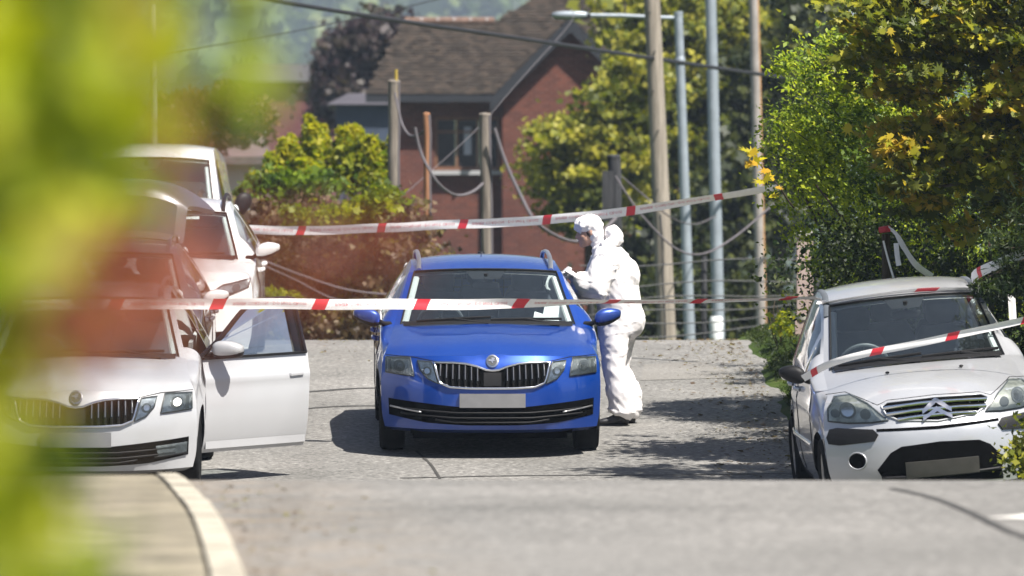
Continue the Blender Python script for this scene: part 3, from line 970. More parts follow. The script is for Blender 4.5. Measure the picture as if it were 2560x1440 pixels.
def estate_front(c, lit=False, fog=False, plate=True):
    """lamps, grille, badge, intake and plate of the blue and the white estate"""
    A = [(-.835, .785), (-.647, .792), (-.618, .652), (-.838, .668)]
    B = [(-.590, .776), (-.478, .766), (-.428, .600), (-.512, .636), (-.570, .702)]
    for poly in (A, B, mirrored(A), mirrored(B)):
        h = c.patch('headlight', poly, .003, .012, M['reflector'])
        xs = [p[0] for p in poly]; zs = [p[1] for p in poly]
        cx = sum(xs) / len(xs); cz = sum(zs) / len(zs)
        big = abs(cx) > .65
        rr = .045 if big else .035
        c.patch('lamp_bowl', disc(cx, cz, rr), .006, .004, M['lamp_dark'], h, res=.02)
        c.patch('bulb', disc(cx, cz, rr * .62), .0085, .003, M['bulb'] if (lit and big) else M['chrome'], h, res=.02)
        if big:
            s_ = 1 if cx > 0 else -1
            c.patch('indicator', [(cx + s_ * .062, cz + .05), (cx + s_ * .085, cz + .045), (cx + s_ * .085, cz - .05), (cx + s_ * .062, cz - .05)][::1 if s_ > 0 else -1], .006, .003, M['lamp_dark'], h)
        c.line('bezel', [poly[k] for k in range(len(poly))], .006, .006, M['lamp_dark'], h, closed=True)
        c.patch('lens', poly, .016, .012, M['lens'], h, bulge=.006)
    top = [(-.458, .762), (-.30, .762), (-.21, .755), (-.124, .735), (-.05, .708), (0, .703)]
    bot = [(0, .566), (-.176, .567), (-.335, .575), (-.414, .606)]
    half = top + bot
    g = [(x, z) for x, z in top] + [(-x, z) for x, z in top[-2::-1]] + [(-x, z) for x, z in bot[::-1]] + bot[1:]
    gr = c.patch('grille', g, .003, .012, M['void_shade'])
    c.line('grille_surround', g, .012, .0105, M['chrome'], gr, closed=True, n=8)
    def ztop(x):
        x = -abs(x); return np.interp(x, [p[0] for p in top], [p[1] for p in top])
    def zbot(x):
        x = -abs(x); q = sorted(bot); return np.interp(x, [p[0] for p in q], [p[1] for p in q])
    for k in range(7):
        for s_ in (-1, 1):
            x = s_ * (.118 + k * .0485)
            z1, z0 = ztop(x) - .012, zbot(x) + .012
            pts = [c.hit(x, lerp(z0, z1, t), .010 + .012 * math.sin(math.pi * min(1, t * 1.15))) for t in np.linspace(0, 1, 7)]
            MB().tube(pts, (.011, .0052), 6).build('slat', M['black_gloss'], gr)
            MB().tube([p + Vector((0, -.008, 0)) for p in pts[2:]], .0035, 5).build('slat_edge', M['alloy'], gr)
    c.patch('sensor_panel', [(-.07, .69), (.07, .69), (.07, .585), (-.07, .585)], .012, .012, M['black_plastic'], gr)
    bd = c.patch('badge', disc(0, .778, .050, 24), .012, .014, M['chrome'], bulge=.006, res=.02)
    c.patch('badge_field', disc(0, .778, .038, 20), .0185, .004, M['lamp_dark'], bd, res=.02)
    # a winged arrow on the badge
    arrow = [(-.030, .771), (-.010, .771), (-.004, .758), (.004, .758), (.004, .771), (.026, .771), (.012, .782), (.026, .794), (.004, .802), (-.012, .798), (-.002, .786), (-.030, .786)]
    c.patch('badge_arrow', arrow, .0225, .004, M['chrome'], bd, res=.02)
    li = [(-.82, .466), (-.55, .445), (-.27, .420), (.27, .420), (.55, .445), (.82, .466), (.815, .335), (.52, .288), (.2, .272), (-.2, .272), (-.52, .288), (-.815, .335)][::-1]
    it = c.patch('lower_intake', li, .004, .014, M['void_shade'])
    for z in (.31, .345, .385):
        x = .72 if z > .33 else .45
        c.line('intake_bar', [(-x, z + .012 * (x / .7)), (-.3, z - .012), (.3, z - .012), (x, z + .012 * (x / .7))], .010, .007, M['black_plastic'], it)
    for s_ in (-1, 1):
        if fog:
            f = c.patch('fog_lamp', [(s_ * .58, .415), (s_ * .80, .43), (s_ * .795, .355), (s_ * .60, .335)][::s_], .010, .010, M['reflector'])
            c.patch('fog_lens', [(s_ * .58, .415), (s_ * .80, .43), (s_ * .795, .355), (s_ * .60, .335)][::s_], .018, .006, M['lens'], f)
            c.line('fog_trim', [(s_ * .57, .33), (s_ * .80, .35)], .012, .008, M['black_plastic'], f)
        else:
            c.line('intake_trim', [(s_ * .56, .372), (s_ * .80, .405)], .012, .007, M['alloy'], it)
    pl = c.patch('number_plate', [(-.26, .525), (.26, .525), (.26, .415), (-.26, .415)][::-1], .024, .02, M['plate'], res=.06)
    # bonnet shut line
    c.line('bonnet_gap', [(x, z) for x, z in [(-.845, .802), (-.62, .80), (-.46, .775), (-.30, .772), (-.21, .765), (-.124, .745), (-.06, .722)]], .0, .0035, M['black_plastic'])
    c.line('bonnet_gap', [(x, z) for x, z in [(.845, .802), (.62, .80), (.46, .775), (.30, .772), (.21, .765), (.124, .745), (.06, .722)]], .0, .0035, M['black_plastic'])

def estate_side(c, skip_front=0):
    c.seams([[(1.42, .30), (1.44, .88)], [(2.47, .26), (2.47, .94)], [(3.25, .62), (3.40, .97)], [(1.5, .245), (3.1, .245)]])

def place(px, d, yaw, roll=0.0, x=None, slope=None, dz=0.0):
    x = (px - 1280) * d / F if x is None else x
    z = gz1(d)
    sl = (gz1(d + 3.2) - gz1(d + .9)) / 2.3
    z0 = gz1(d + .9) - .9 * sl
    return (x, d, z0 + dz), (math.atan(sl if slope is None else slope), R(roll), R(yaw))
# ------------------------------------------------------------------ ground, road, verges, kerb
ysg = sorted(set(list(np.arange(-40, 22, 2.0)) + list(np.arange(22, 36, .5)) + list(np.arange(36, 90, 1.0)) + list(np.arange(90, 300, 10.0)) + [300, 400, 500, 700, 900, 1400, 2000]))
def zg(x, y):
    return gz1(y) - .06 - (.05 if abs(x) < 8 and y < 90 else 0)
sheet('ground', lambda y: (-420, 420), ysg, 84, zg, M['ground'])
ysr = [y for y in ysg if -30 <= y <= 78]
sheet('road', lambda y: (-5.4, 5.2), ysr, 22, lambda x, y: gz1(y), M['asphalt'])

# right-hand verge: a grass bank with a crumbling edge, from behind the near crest up to the far one
def verge_z(x, y):
    e = 2.35 + .05 * math.sin(y * 1.7)
    t = smooth01((x - e) / .35)
    return gz1(y) - .03 + .17 * t + .09 * max(0, x - 2.9) + .03 * noise.noise((x * 1.5, y * 1.5, 0))
sheet('grass_verge', lambda y: (2.28, 9.5), list(np.arange(35, 72, .5)), 30, verge_z, M['ground'])
def verge2_z(x, y):
    t = smooth01((-4.55 - x) / .3)
    return gz1(y) - .03 + .15 * t + .05 * max(0, -5.2 - x)
sheet('grass_verge', lambda y: (-12, -4.5), list(np.arange(35, 90, 1.0)), 16, verge2_z, M['ground'])

# kerb and pavement in front of the near crest
KY = [14, 19.6, 22.4, 24.8, 27.2, 29.4, 30.6]
KX = [-.58, -.82, -.985, -1.14, -1.325, -1.51, -1.62]
def kx(y): return float(pchip(np.array([y]), KY, KX)[0])
sheet('pavement', lambda y: (-9, kx(min(30.6, max(14, y))) - .13), [y for y in np.arange(-6, 31.2, .6)], 14, lambda x, y: gz1(y) + .026 + .004 * noise.noise((x, y, 2)), M['pave'])
kerb = empty('kerb', (-1.0, 22, gz1(22)), 'pale concrete kerb of separate stones along the near pavement', 'kerb')
y = 14.0; k = 0
while y < 30.6:
    y2 = min(30.75, y + .915)
    a, b_ = Vector((kx(min(y, 30.6)), y + .012, gz1(y))), Vector((kx(min(y2, 30.6)), y2 - .012, gz1(y2)))
    t = (b_ - a); t.z = 0; t.normalize(); n = Vector((-t.y, t.x, 0))
    h = .032 + random.uniform(-.005, .005)
    mb = MB()
    sec = [(0, -.06), (0, h - .022), (.008, h - .006), (.02, h), (.115, h), (.115, -.06)]
    vs_ = [p + n * s_ + Vector((0, 0, z_)) for p in (a, b_) for s_, z_ in sec]
    vs_ = [v - kerb.location for v in vs_]
    fs = [(i, (i + 1) % 6, 6 + (i + 1) % 6, 6 + i) for i in range(6)] + [tuple(range(6)), tuple(range(11, 5, -1))]
    mb.add(vs_, fs).build('kerb_stone', M['kerb'], kerb, False)
    y = y2; k += 1

def ground_strip(name, pts, w, matl, dz=.004, kind='structure', sub=8):
    """a thin strip of tar or paint laid on the road along pts (x, y)"""
    q, _ = spline(pts, sub)
    vs_ = []; fs = []
    for i in range(len(q)):
        t = Vector((*(q[min(i + 1, len(q) - 1)] - q[max(i - 1, 0)]), 0)); t.normalize()
        n = Vector((-t.y, t.x, 0))
        ww = w * (.7 + .6 * abs(noise.noise((i * .7, w * 30, 1)))) / 2 if matl is M['tar'] else w / 2
        for s_ in (-1, 1):
            p = Vector((*q[i], 0)) + n * ww * s_
            vs_.append((p.x, p.y, gz1(p.y) + dz))
    for i in range(len(q) - 1): fs.append((2*i, 2*i+1, 2*i+3, 2*i+2))
    o = mesh(name, vs_, fs, matl, None, True)
    o['kind'] = kind
    return o
ground_strip('white_line', [(2.02, 25.6), (2.4, 25.4)], .42, M['white_line'])
def gp(px, py, it=40):
    """ground point under a pixel of the visible road"""
    lo, hi = 12.0, 30.0
    if py < 1200: lo, hi = 47.0, 64.0
    for _ in range(it):
        m_ = (lo + hi) / 2
        if (gz1(m_) - CAMZ) / m_ < -(py - 720) / F: lo = m_
        else: hi = m_
    return ((px - 1280) * m_ / F, m_)
ground_strip('tar_seam', [gp(2230, 1222), gp(2330, 1245), gp(2420, 1280), gp(2500, 1320), gp(2580, 1350)], .05, M['tar'])
ground_strip('tar_seam', [gp(1040, 1128), gp(1075, 1160), gp(1092, 1185), gp(1100, 1198)], .03, M['tar'])
ground_strip('tar_seam', [gp(700, 985), gp(800, 978), gp(880, 972), gp(960, 970)], .12, M['tar'])
ground_strip('tar_seam', [gp(700, 1028), gp(780, 1021), gp(860, 1016), gp(950, 1015)], .09, M['tar'])
ground_strip('tar_seam', [gp(1000, 1196), gp(1300, 1190), gp(1700, 1188), gp(2000, 1184)], .05, M['tar'])
# leaf litter and grit along the kerb, the verge edge and the far crest
LITTER = []
for _ in range(1500):
    q = random.random()
    if q < .10: y_ = random.uniform(15, 30); x_ = kx(y_) + abs(random.gauss(0, .28)) + .03; zz = gz1(y_)
    elif q < .8: y_ = random.uniform(47, 65); x_ = 2.3 - abs(random.gauss(0, .35)); zz = gz1(y_)
    else: y_ = random.uniform(60, 65.5); x_ = random.uniform(-2, 2.3); zz = gz1(y_)
    LITTER.append((x_, y_, zz + .008))
# pale patch painting the sunlit gap between tree shadows on the road
pa = [gp(1600, 952), gp(1840, 945), gp(1770, 905), gp(1610, 912)]
q = mesh('sunlit_patch', [(x, y, gz1(y) + .004) for x, y in pa], [(0, 1, 2, 3)], M['sunlit_patch']); q['kind'] = 'structure'

# ------------------------------------------------------------------ the cars
# the blue estate
loc, rot = place(1231, 50.0, 2.0)
blue = Car(dict(ESTATE), 'parked_car', loc, rot, 'bright blue estate car in the middle of the road, facing the camera', 'car', M['blue'])
estate_front(blue); estate_side(blue)
blue.interior(cage=True); blue.wipers(); blue.screen_trim(); blue.rails(M['alloy'])
blue.handles((2.28, 3.22), .80, M['blue'])
for sg in (-1, 1): blue.mirror(sg, (sg * .985, 1.30, 1.055), (.22, .14, .135), M['blue'], M['black_plastic'])
MB().tube([(0.02, 3.75, 1.42), (0.02, 3.80, 1.62)], .004, 6).ellipsoid((0.02, 3.75, 1.425), (.03, .05, .015)).build('aerial', M['black_plastic'], blue.root)
# papers and a face mask left on the passenger end of the dashboard
MB().box((.50, 1.42, .985), (.26, .22, .02), Matrix.Rotation(R(18), 3, 'Y') @ Matrix.Rotation(R(25), 3, 'X')).build('paper_sheet', M['paper'], blue.root, False)
MB().ellipsoid((.30, 1.40, .99), (.08, .06, .04)).build('paper_bundle', M['paper'], blue.root)
MB().box((.57, 1.56, 1.075), (.20, .012, .17), Matrix.Rotation(R(-28), 3, 'X') @ Matrix.Rotation(R(12), 3, 'Y')).build('paper_sheet', M['paper'], blue.root, False)

# white estate at the kerb, near door wide open, lamps lit
loc, rot = place(190, 46.5, 0.6)
spw = dict(ESTATE); spw['open_door'] = (1, 1.43, 2.47)
wh = Car(spw, 'parked_car', loc, rot, 'white estate car with lit headlamps and its front door open', 'car', M['white'], None)
estate_front(wh, lit=True, fog=True); estate_side(wh)
wh.interior(); wh.wipers(); wh.screen_trim(); wh.rails(M['alloy'])
wh.handles((3.22,), .80, M['white'])
wh.mirror(-1, (-.985, 1.30, 1.055), (.22, .14, .135), M['white'], M['black_plastic'])
# the open door: outer skin, window frame, pane, handle and mirror, swung about its front edge
de = empty('front_door', (.875, 1.45, 0), rot=(0, 0, R(-48))); de.parent = wh.root
de['label'] = 'front passenger door swung wide open'
def door_section(s_, z):
    """door space: s_ backwards from the hinge; x out of the car"""
    return .055 * math.sin(math.pi * min(1, max(0, (z - .22) / .78))) - .05 * max(0, (.34 - z) / .12) ** 2 * .5 + .012 * math.exp(-((z - .80) / .04) ** 2)
mb = MB(); nx, nz = 22, 26
zs = np.linspace(.24, .96, nz + 1); ss = np.linspace(0, 1.03, nx + 1)
vs_ = []; fs = []
for z in zs:
    for s_ in ss:
        sx = s_ + .03 * smooth01((z - .5) / .5) * (s_ / 1.03)
        vs_.append((door_section(s_, z), sx, z))
k0 = len(vs_)
vs_ += [(x - .075, y_, z_) for x, y_, z_ in vs_]
for j in range(nz):
    for i in range(nx):
        a = j * (nx + 1) + i
        fs.append((a, a + 1, a + nx + 2, a + nx + 1)); fs.append(tuple(k0 + t for t in (a, a + nx + 1, a + nx + 2, a + 1)))
edge = [i for i in range(nx + 1)] + [j * (nx + 1) + nx for j in range(1, nz + 1)] + [nz * (nx + 1) + i for i in range(nx - 1, -1, -1)] + [j * (nx + 1) for j in range(nz - 1, 0, -1)]
for i in range(len(edge)):
    a, b_ = edge[i], edge[(i + 1) % len(edge)]
    fs.append((a, k0 + a, k0 + b_, b_))
mb.add(vs_, fs).build('door_skin', M['white'], de, True, 35)
wf = [(-.02, -.02, .955), (-.05, .22, 1.10), (-.10, .48, 1.29), (-.125, .62, 1.355), (-.135, .80, 1.375), (-.13, 1.03, 1.37), (-.02, 1.06, .955)]
q, _ = spline(wf, 6, (5,))
MB().tube(list(q), [(.018, .022)] * len(q), 8).build('window_frame', M['black_gloss'], de)
MB().tube([(-.02, 1.00, .955), (-.13, .98, 1.37)], (.022, .045), 8).build('window_pillar', M['black_gloss'], de)
pane = [Vector(p) + Vector((-.012, 0, 0)) for p in q]
mesh('window_pane', pane, [tuple(range(len(pane)))], M['glass_side'], de)
MB().box((.015, .52, .962), (.02, 1.04, .018)).build('window_strip', M['black_plastic'], de, False)
MB().tube([(.022, .82, .80), (.055, .85, .802), (.055, .97, .805), (.022, 1.0, .805)], [(.015, .010), (.017, .011), (.017, .011), (.015, .010)], 8).build('door_handle', M['white'], de)
MB().ellipsoid((.028, .90, .79), (.012, .07, .032), 14, 8).build('handle_cup', M['white'], de)
MB().box((.01, .52, .30), (.025, 1.0, .06)).build('door_moulding', M['white'], de, False)
MB().box((-.085, .5, .62), (.02, .9, .5)).build('door_trim', M['seat'], de, False)
wm = empty('wing_mirror', (.125, .16, 1.035), rot=(0, 0, R(30))); wm.parent = de
mm = MB().ellipsoid((0, 0, 0), (.125, .075, .066), 18, 12, .72)
for v in mm.v:
    if v.y > .03: v.y = .03
    v.z *= 1 - .25 * smooth01((v.x / .125 + .2) / 1.2)
mm.build('mirror_shell', M['white'], wm, True, 50)
MB().ellipsoid((0, .004, -.022), (.122, .07, .05), 18, 8, .72).build('mirror_base', M['black_plastic'], wm, True, 50)
MB().tube([(-.10, .0, -.03), (-.17, .03, -.06)], (.02, .04), 8).build('mirror_foot', M['black_plastic'], wm)

# silver estate behind it with the tailgate up
loc, rot = place(0, 52.3, 0.4, x=-3.50)
sps = dict(ESTATE); sps['rear'] = 'raised'; sps['raise'] = 78
sps['stations'] = [(q[0], q[1], q[2], {'rg': .60, 't1': .63}.get(q[0], q[3]), *q[4:]) for q in ESTATE['stations']]
sv = Car(sps, 'parked_car', loc, rot, 'grey estate car with raised tailgate, between the open-doored white car and the crossover', 'car', M['silver'])
estate_front(sv); estate_side(sv)
sv.interior(); sv.wipers(); sv.screen_trim(); sv.rails(M['chrome'])
sv.handles((2.28, 3.22), .80, M['silver'])
for sg in (-1, 1): sv.mirror(sg, (sg * .985, 1.30, 1.055), (.22, .14, .135), M['white2'], M['black_plastic'])  # white shells paint in the sun glare on the mirrors

# white crossover
CROSS = dict(ESTATE); CROSS.update(W=.93, L=4.5, crease=.0, arch=.36, wheels=[(.88, .335), (3.5, .335)],
    belt=[(0, .95), (1.2, 1.0), (2.5, 1.05), (4.6, 1.12)], sill=.24,
    stations=[('b0', .16, .22, .78, .30, 0, True, 3), ('b1', .04, .26, .85, .36, 0, True, 5), ('b2', .0, .40, .88, .42, 0, False, 5), ('b3', 0, .55, .89, .43, 0, False, 5),
        ('b4', .012, .68, .89, .43, 0, False, 5), ('b5', .04, .80, .885, .43, 0, False, 5), ('hood0', .11, .905, .87, .42, .03, True, 8),
        ('h1', .34, .985, .84, .28, .05, False, 8), ('h2', .72, 1.04, .81, .17, .055, False, 8), ('cowl', 1.05, 1.075, .78, .16, .035, True, 12),
        ('wtop', 1.80, 1.465, .64, .10, .03, True, 6), ('r1', 2.15, 1.535, .62, .04, .045, False, 8), ('r2', 2.8, 1.55, .61, 0, .045, False, 10),
        ('roofend', 3.75, 1.48, .59, -.05, .05, True, 6), ('rg', 4.15, 1.12, .68, -.14, .03, True, 3), ('t1', 4.3, 1.02, .76, -.2, .02, False, 5),
        ('t2', 4.45, .68, .84, -.3, 0, False, 5), ('t3', 4.45, .42, .84, -.3, 0, False, 4), ('t4', 4.3, .25, .80, -.25, 0, True, 1)])
loc, rot = place(0, 58.0, 0.5, x=-3.30)
cr = Car(CROSS, 'parked_car', loc, rot, 'plain white crossover with roof rails, directly in front of the van', 'car', M['white2'])
for s_ in (-1, 1):
    poly = [(s_ * .86, .90), (s_ * .62, .86), (s_ * .50, .79), (s_ * .68, .775), (s_ * .85, .83)][::-s_]
    h = cr.patch('headlight', poly, .004, .012, M['reflector'])
    cr.patch('lamp_bowl', disc(s_ * .74, .83, .035), .008, .004, M['lamp_dark'], h, res=.02)
    cr.line('bezel', poly, .006, .007, M['lamp_dark'], h, closed=True)
    cr.patch('lens', poly, .014, .010, M['lens'], h, bulge=.005)
gr = cr.patch('grille', [(-.44, .79), (.44, .79), (.36, .56), (-.36, .56)][::-1], .004, .012, M['void_shade'])
for z in (.75, .70, .65, .60): cr.line('slat', [(-.40, z), (.40, z)], .012, .009, M['chrome'], gr)
cr.patch('lower_intake', [(-.7, .44), (.7, .44), (.62, .32), (-.62, .32)][::-1], .004, .012, M['void_shade'])
cr.patch('number_plate', [(-.26, .53), (.26, .53), (.26, .42), (-.26, .42)][::-1], .02, .018, M['plate'], res=.06)
cr.interior(dz=.09); cr.wipers(); cr.screen_trim(); cr.rails(M['black_plastic'], x=.565)
cr.handles((2.2, 3.1), .88, M['white2'])
cr.seams([[(1.38, .34), (1.40, .95)], [(2.40, .30), (2.40, 1.02)]])
for sg in (-1, 1): cr.mirror(sg, (sg * 1.01, 1.22, 1.13), (.23, .15, .15), M['white2'], M['black_plastic'])
# a parking disc card high on the windscreen
MB().box((.22, 1.80, 1.40), (.24, .004, .055), Matrix.Rotation(R(-62), 3, 'X')).build('windscreen_card', M['paper'], cr.root, False)

# tall white van at the back of the row
VAN = dict(p=3.0, W=1.0, L=5.5, arch=.38, wheels=[(.98, .34), (4.2, .34)], tp=.92, belt=[(0, 1.2), (1, 1.33), (5.5, 1.4)], sill=.28, windows=[(1.35, 2.2)],
    stations=[('b0', .14, .26, .85, .25, 0, True, 3), ('b1', .03, .3, .90, .32, 0, True, 5), ('b2', 0, .5, .95, .36, 0, False, 6), ('b3', .02, .8, .96, .36, 0, False, 6), ('hood0', .12, 1.02, .94, .36, .03, True, 6),
        ('h1', .40, 1.24, .92, .28, .05, False, 6), ('cowl', .82, 1.40, .90, .22, .04, True, 12), ('wtop', 1.55, 2.20, .78, .12, .04, True, 5), ('r1', 1.95, 2.36, .76, .05, .06, False, 6), ('r2', 3.0, 2.42, .76, 0, .06, False, 8),
        ('roofend', 5.3, 2.40, .76, 0, .06, True, 3), ('rg', 5.42, 1.4, .92, -.04, .03, True, 3), ('t1', 5.46, 1.2, .94, -.05, 0, False, 3), ('t2', 5.5, .6, .95, -.05, 0, False, 3), ('t4', 5.45, .28, .92, -.05, 0, True, 1)])
loc, rot = place(0, 71.0, 0.3, x=-4.22, slope=-.02)
va = Car(VAN, 'parked_van', (loc[0], loc[1], P(0, 0, 71).z * 0 + CAMZ - .66), rot, 'tall white van with a black wing mirror at the back of the row', 'van', M['white2'])
for s_ in (-1, 1):
    poly = [(s_ * .92, 1.12), (s_ * .70, 1.02), (s_ * .66, .86), (s_ * .90, .90)][::-s_]
    h = va.patch('headlight', poly, .004, .012, M['reflector'])
    va.patch('lens', poly, .014, .01, M['lens'], h)
va.patch('grille', [(-.55, .98), (.55, .98), (.5, .70), (-.5, .70)][::-1], .004, .012, M['void_shade'])
va.interior(dz=.42, dy=.0); va.wipers(); va.screen_trim()
for sg in (-1, 1):
    va.mirror(sg, (sg * 1.13, 1.30, 1.66), (.20, .17, .27), M['black_plastic'])

# the silver hatchback on the right, two wheels up on the verge
HATCH = dict(p=2.7, W=.833, L=3.85, arch=.335, wheels=[(.70, .29), (3.16, .29)], tp=.93, crease=0, tw=.19,
    belt=[(0, .90), (.9, .96), (2.0, 1.0), (3.8, 1.05)], sill=.2, windows=[(1.12, 1.62), (1.70, 2.36), (2.46, 3.05)],
    stations=[('b0', .14, .17, .66, .25, 0, True, 3), ('b1', .03, .2, .74, .30, 0, True, 5), ('b2', 0, .34, .785, .34, 0, False, 5), ('b3', 0, .5, .795, .36, 0, False, 5), ('b4', .02, .615, .795, .37, 0, False, 5),
        ('b5', .065, .70, .785, .37, -.01, False, 5), ('b6', .10, .78, .775, .36, -.015, False, 5), ('hood0', .17, .835, .755, .34, -.01, True, 8), ('h1', .42, .935, .715, .28, .04, False, 8), ('h2', .74, 1.01, .70, .22, .05, False, 8), ('cowl', .99, 1.055, .69, .21, .03, True, 12),
        ('wtop', 1.74, 1.49, .585, .15, .035, True, 6), ('r1', 2.10, 1.575, .57, .06, .05, False, 8), ('r2', 2.6, 1.59, .565, 0, .05, False, 8), ('roofend', 3.3, 1.49, .55, -.05, .04, True, 6), ('rg', 3.62, 1.05, .62, -.12, .03, True, 3),
        ('t1', 3.72, .95, .70, -.18, .02, False, 5), ('t2', 3.84, .6, .76, -.25, 0, False, 5), ('t3', 3.82, .35, .76, -.25, 0, False, 4), ('t4', 3.7, .2, .72, -.2, 0, True, 1)])
loc, rot = place(2367, 45.0, 2.2, roll=-5.2, slope=.045)
ha = Car(HATCH, 'parked_car', (loc[0] , loc[1], gz1(45) + .065), rot, 'pale silver hatchback with a chevron badge, parked half up on the verge', 'car', M['silver2'])
for s_ in (-1, 1):
    poly = [(-.752, .715), (-.745, .80), (-.68, .875), (-.575, .885), (-.47, .82), (-.35, .705), (-.46, .695), (-.62, .698)]
    poly = [(-s_ * x, z) for x, z in poly][::s_]
    h = ha.patch('headlight', poly, .004, .012, M['reflector_old'])
    ha.patch('lamp_bowl', disc(s_ * .615, .785, .055), .008, .004, M['lamp_dark'], h, res=.025)
    ha.patch('bulb', disc(s_ * .615, .785, .040), .0105, .003, M['chrome'], h, res=.02)
    ha.patch('lamp_bowl', disc(s_ * .50, .755, .036), .008, .004, M['lamp_dark'], h, res=.025)
    ha.patch('indicator', disc(s_ * .70, .77, .03), .008, .004, M['lamp_dark'], h, res=.02)
    ha.line('bezel', poly, .004, .006, M['lamp_dark'], h, closed=True)
    ha.patch('lens', poly, .018, .014, M['lens'], h, bulge=.008)
    st = [(-.775, .60), (-.75, .655), (-.70, .665), (-.46, .645), (-.43, .61), (-.46, .565), (-.70, .545), (-.765, .555)]
    st = [(-s_ * x, z) for x, z in st][::s_]
    ha.patch('bumper_strip', st, .014, .016, M['black_plastic'], bulge=.004)
    fo = ha.patch('fog_recess', disc(s_ * .59, .43, .058), .003, .006, M['void_shade'], res=.03)
    ha.line('fog_rim', disc(s_ * .59, .43, .060), .003, .006, M['silver2'], fo, closed=True)
gpoly = [(-.385, .80), (-.34, .825), (0, .835), (.34, .825), (.385, .80), (.36, .745), (.28, .70), (0, .672), (-.28, .70), (-.36, .745)][::-1]
g = ha.patch('grille', gpoly, .003, .010, M['void_shade'])
ha.line('grille_surround', gpoly, .004, .008, M['silver2'], g, closed=True)
for z, x in ((.795, .37), (.755, .355), (.712, .28)):
    pts = [ha.hit(t * x, z - .012 * t * t, .016) for t in np.linspace(-1, 1, 21)]
    MB().tube(pts, (.0135, .008), 8).build('slat', M['chrome'], g)
for dz_ in (.012, -.040):
    pl_ = [(-.105, .742 + dz_), (0, .806 + dz_), (.105, .742 + dz_), (.105, .712 + dz_), (.0, .776 + dz_), (-.105, .712 + dz_)]
    ha.patch('badge_chevron', pl_[::-1], .026, .008, M['chrome'], g, res=.02)
ha.patch('grille_slot', [(-.44, .650), (0, .640), (.44, .650), (.44, .632), (0, .618), (-.44, .632)][::-1], .003, .005, M['void_shade'])
mth = [(-.36, .475), (-.28, .515), (0, .53), (.28, .515), (.36, .475), (.46, .36), (.43, .30), (.44, .22), (-.44, .22), (-.43, .30), (-.46, .36)][::-1]
it = ha.patch('lower_intake', mth, .004, .012, M['void_shade'])
ha.line('intake_bar', [(-.43, .30), (0, .29), (.43, .30)], .012, .012, M['black_plastic'], it)
ha.patch('number_plate', [(-.26, .40), (.26, .40), (.26, .29), (-.26, .29)][::-1], .024, .02, M['plate_dim'], res=.06)
ha.line('bonnet_gap', [(-.73, .89), (-.60, .905), (-.50, .86), (-.41, .815), (-.33, .842), (0, .852), (.33, .842), (.41, .815), (.50, .86), (.60, .905), (.73, .89)], 0, .0035, M['black_plastic'])
ha.interior(wide=.34, dy=-.13, dz=.06); ha.wipers(); ha.screen_trim()
ha.handles((1.98, 2.62), .86, M['silver2'])
for x in (-.27, .27):
    p = ha.hit(x, .985, 0)
    MB().ellipsoid((x, .70, 1.008), (.016, .012, .010), 10, 6).build('washer_jet', M['black_plastic'], ha.root)
# grey roof gutters that run down the windscreen pillars
for sg in (-1, 1):
    rr = ha.rows; pts = []
    for r in range(ha.ix['wtop'] - 2, ha.ix['roofend']):
        pts.append(ha.strip_point(rr[r], sg * .965) + Vector((0, 0, .004)))
    MB().tube(pts, (.008, .024), 8).build('roof_gutter', M['seat'], ha.root)
ha.seams([[(1.02, .30), (1.05, .92)], [(2.08, .26), (2.08, .98)], [(2.75, .70), (2.95, 1.0)]])
for sg in (-1, 1):
    mb = MB().tube([ha.hits(sg, y_, .50, .006) for y_ in np.linspace(1.08, 2.78, 20)], (.022, .010), 8); mb.build('side_moulding', M['silver2'], ha.root)
    ha.mirror(sg, (sg * .925, 1.13, 1.03), (.19, .15, .135), M['black_plastic'])
# ------------------------------------------------------------------ the house beyond the far crest
def eval_mesh(o):
    dg = bpy.context.evaluated_depsgraph_get()
    me = bpy.data.meshes.new_from_object(o.evaluated_get(dg))
    return me

HD = 140.0; HS = F / HD
def hx(px): return (px - 1280) / HS
def hz(py): return CAMZ - (py - 720) / HS
house = empty('brick_house', (0, HD, -1.8), 'red brick house with a brown tiled roof and black gable boards behind the posts', 'house')
HO = house.location
def hmb(): return MB()
def hbuild(mb, name, matl, parent=None, smooth=False):
    mb.v = [v - HO for v in mb.v]
    return mb.build(name, matl, parent or house, smooth, 40)
# walls: left wing and the projecting gable wing
wx0, wx1 = hx(978), hx(1252)
win = (hx(1086), hx(1252), hz(425), hz(292))
def wall_with_hole(mb, x0, x1, z0, z1, y, t, hole):
    a, b_, c, d = hole
    for (p, q, r, s_) in ((x0, a, z0, z1), (b_, x1, z0, z1), (a, b_, z0, c), (a, b_, d, z1)):
        if q - p > .01 and s_ - r > .01:
            mb.box(((p + q) / 2, y + t / 2, (r + s_) / 2), (q - p, t, s_ - r))
mb = hmb(); wall_with_hole(mb, wx0, wx1 + .3, -1.8, hz(232), HD, .3, (win[0], win[1] - .02, win[2], win[3]))
mb.box((wx0 + .15, HD + 2.2, (hz(232) - 1.8) / 2), (.3, 3.7, hz(232) + 1.8))
hbuild(mb, 'wall', M['brick'])
ax, az = hx(1425), hz(62)
gx0, gx1 = hx(1256), hx(1594)
mb = hmb()
gy = HD - .55
zg0 = az - (ax - gx0) * 1.02
w2 = (hx(1412), hx(1500), hz(400), hz(290))
wall_with_hole(mb, gx0, gx1, -1.8, zg0, gy, .3, w2)
mb.add([(gx0, gy, zg0 + .002), (gx1, gy, zg0 + .002), (ax, gy, az), (gx0, gy + .3, zg0 + .002), (gx1, gy + .3, zg0 + .002), (ax, gy + .3, az)], [(0, 1, 2), (3, 5, 4), (0, 2, 5, 3), (1, 4, 5, 2)])
mb.box((gx0 + .15, gy + .43, (zg0 - 1.8) / 2), (.296, .26, zg0 + 1.8))
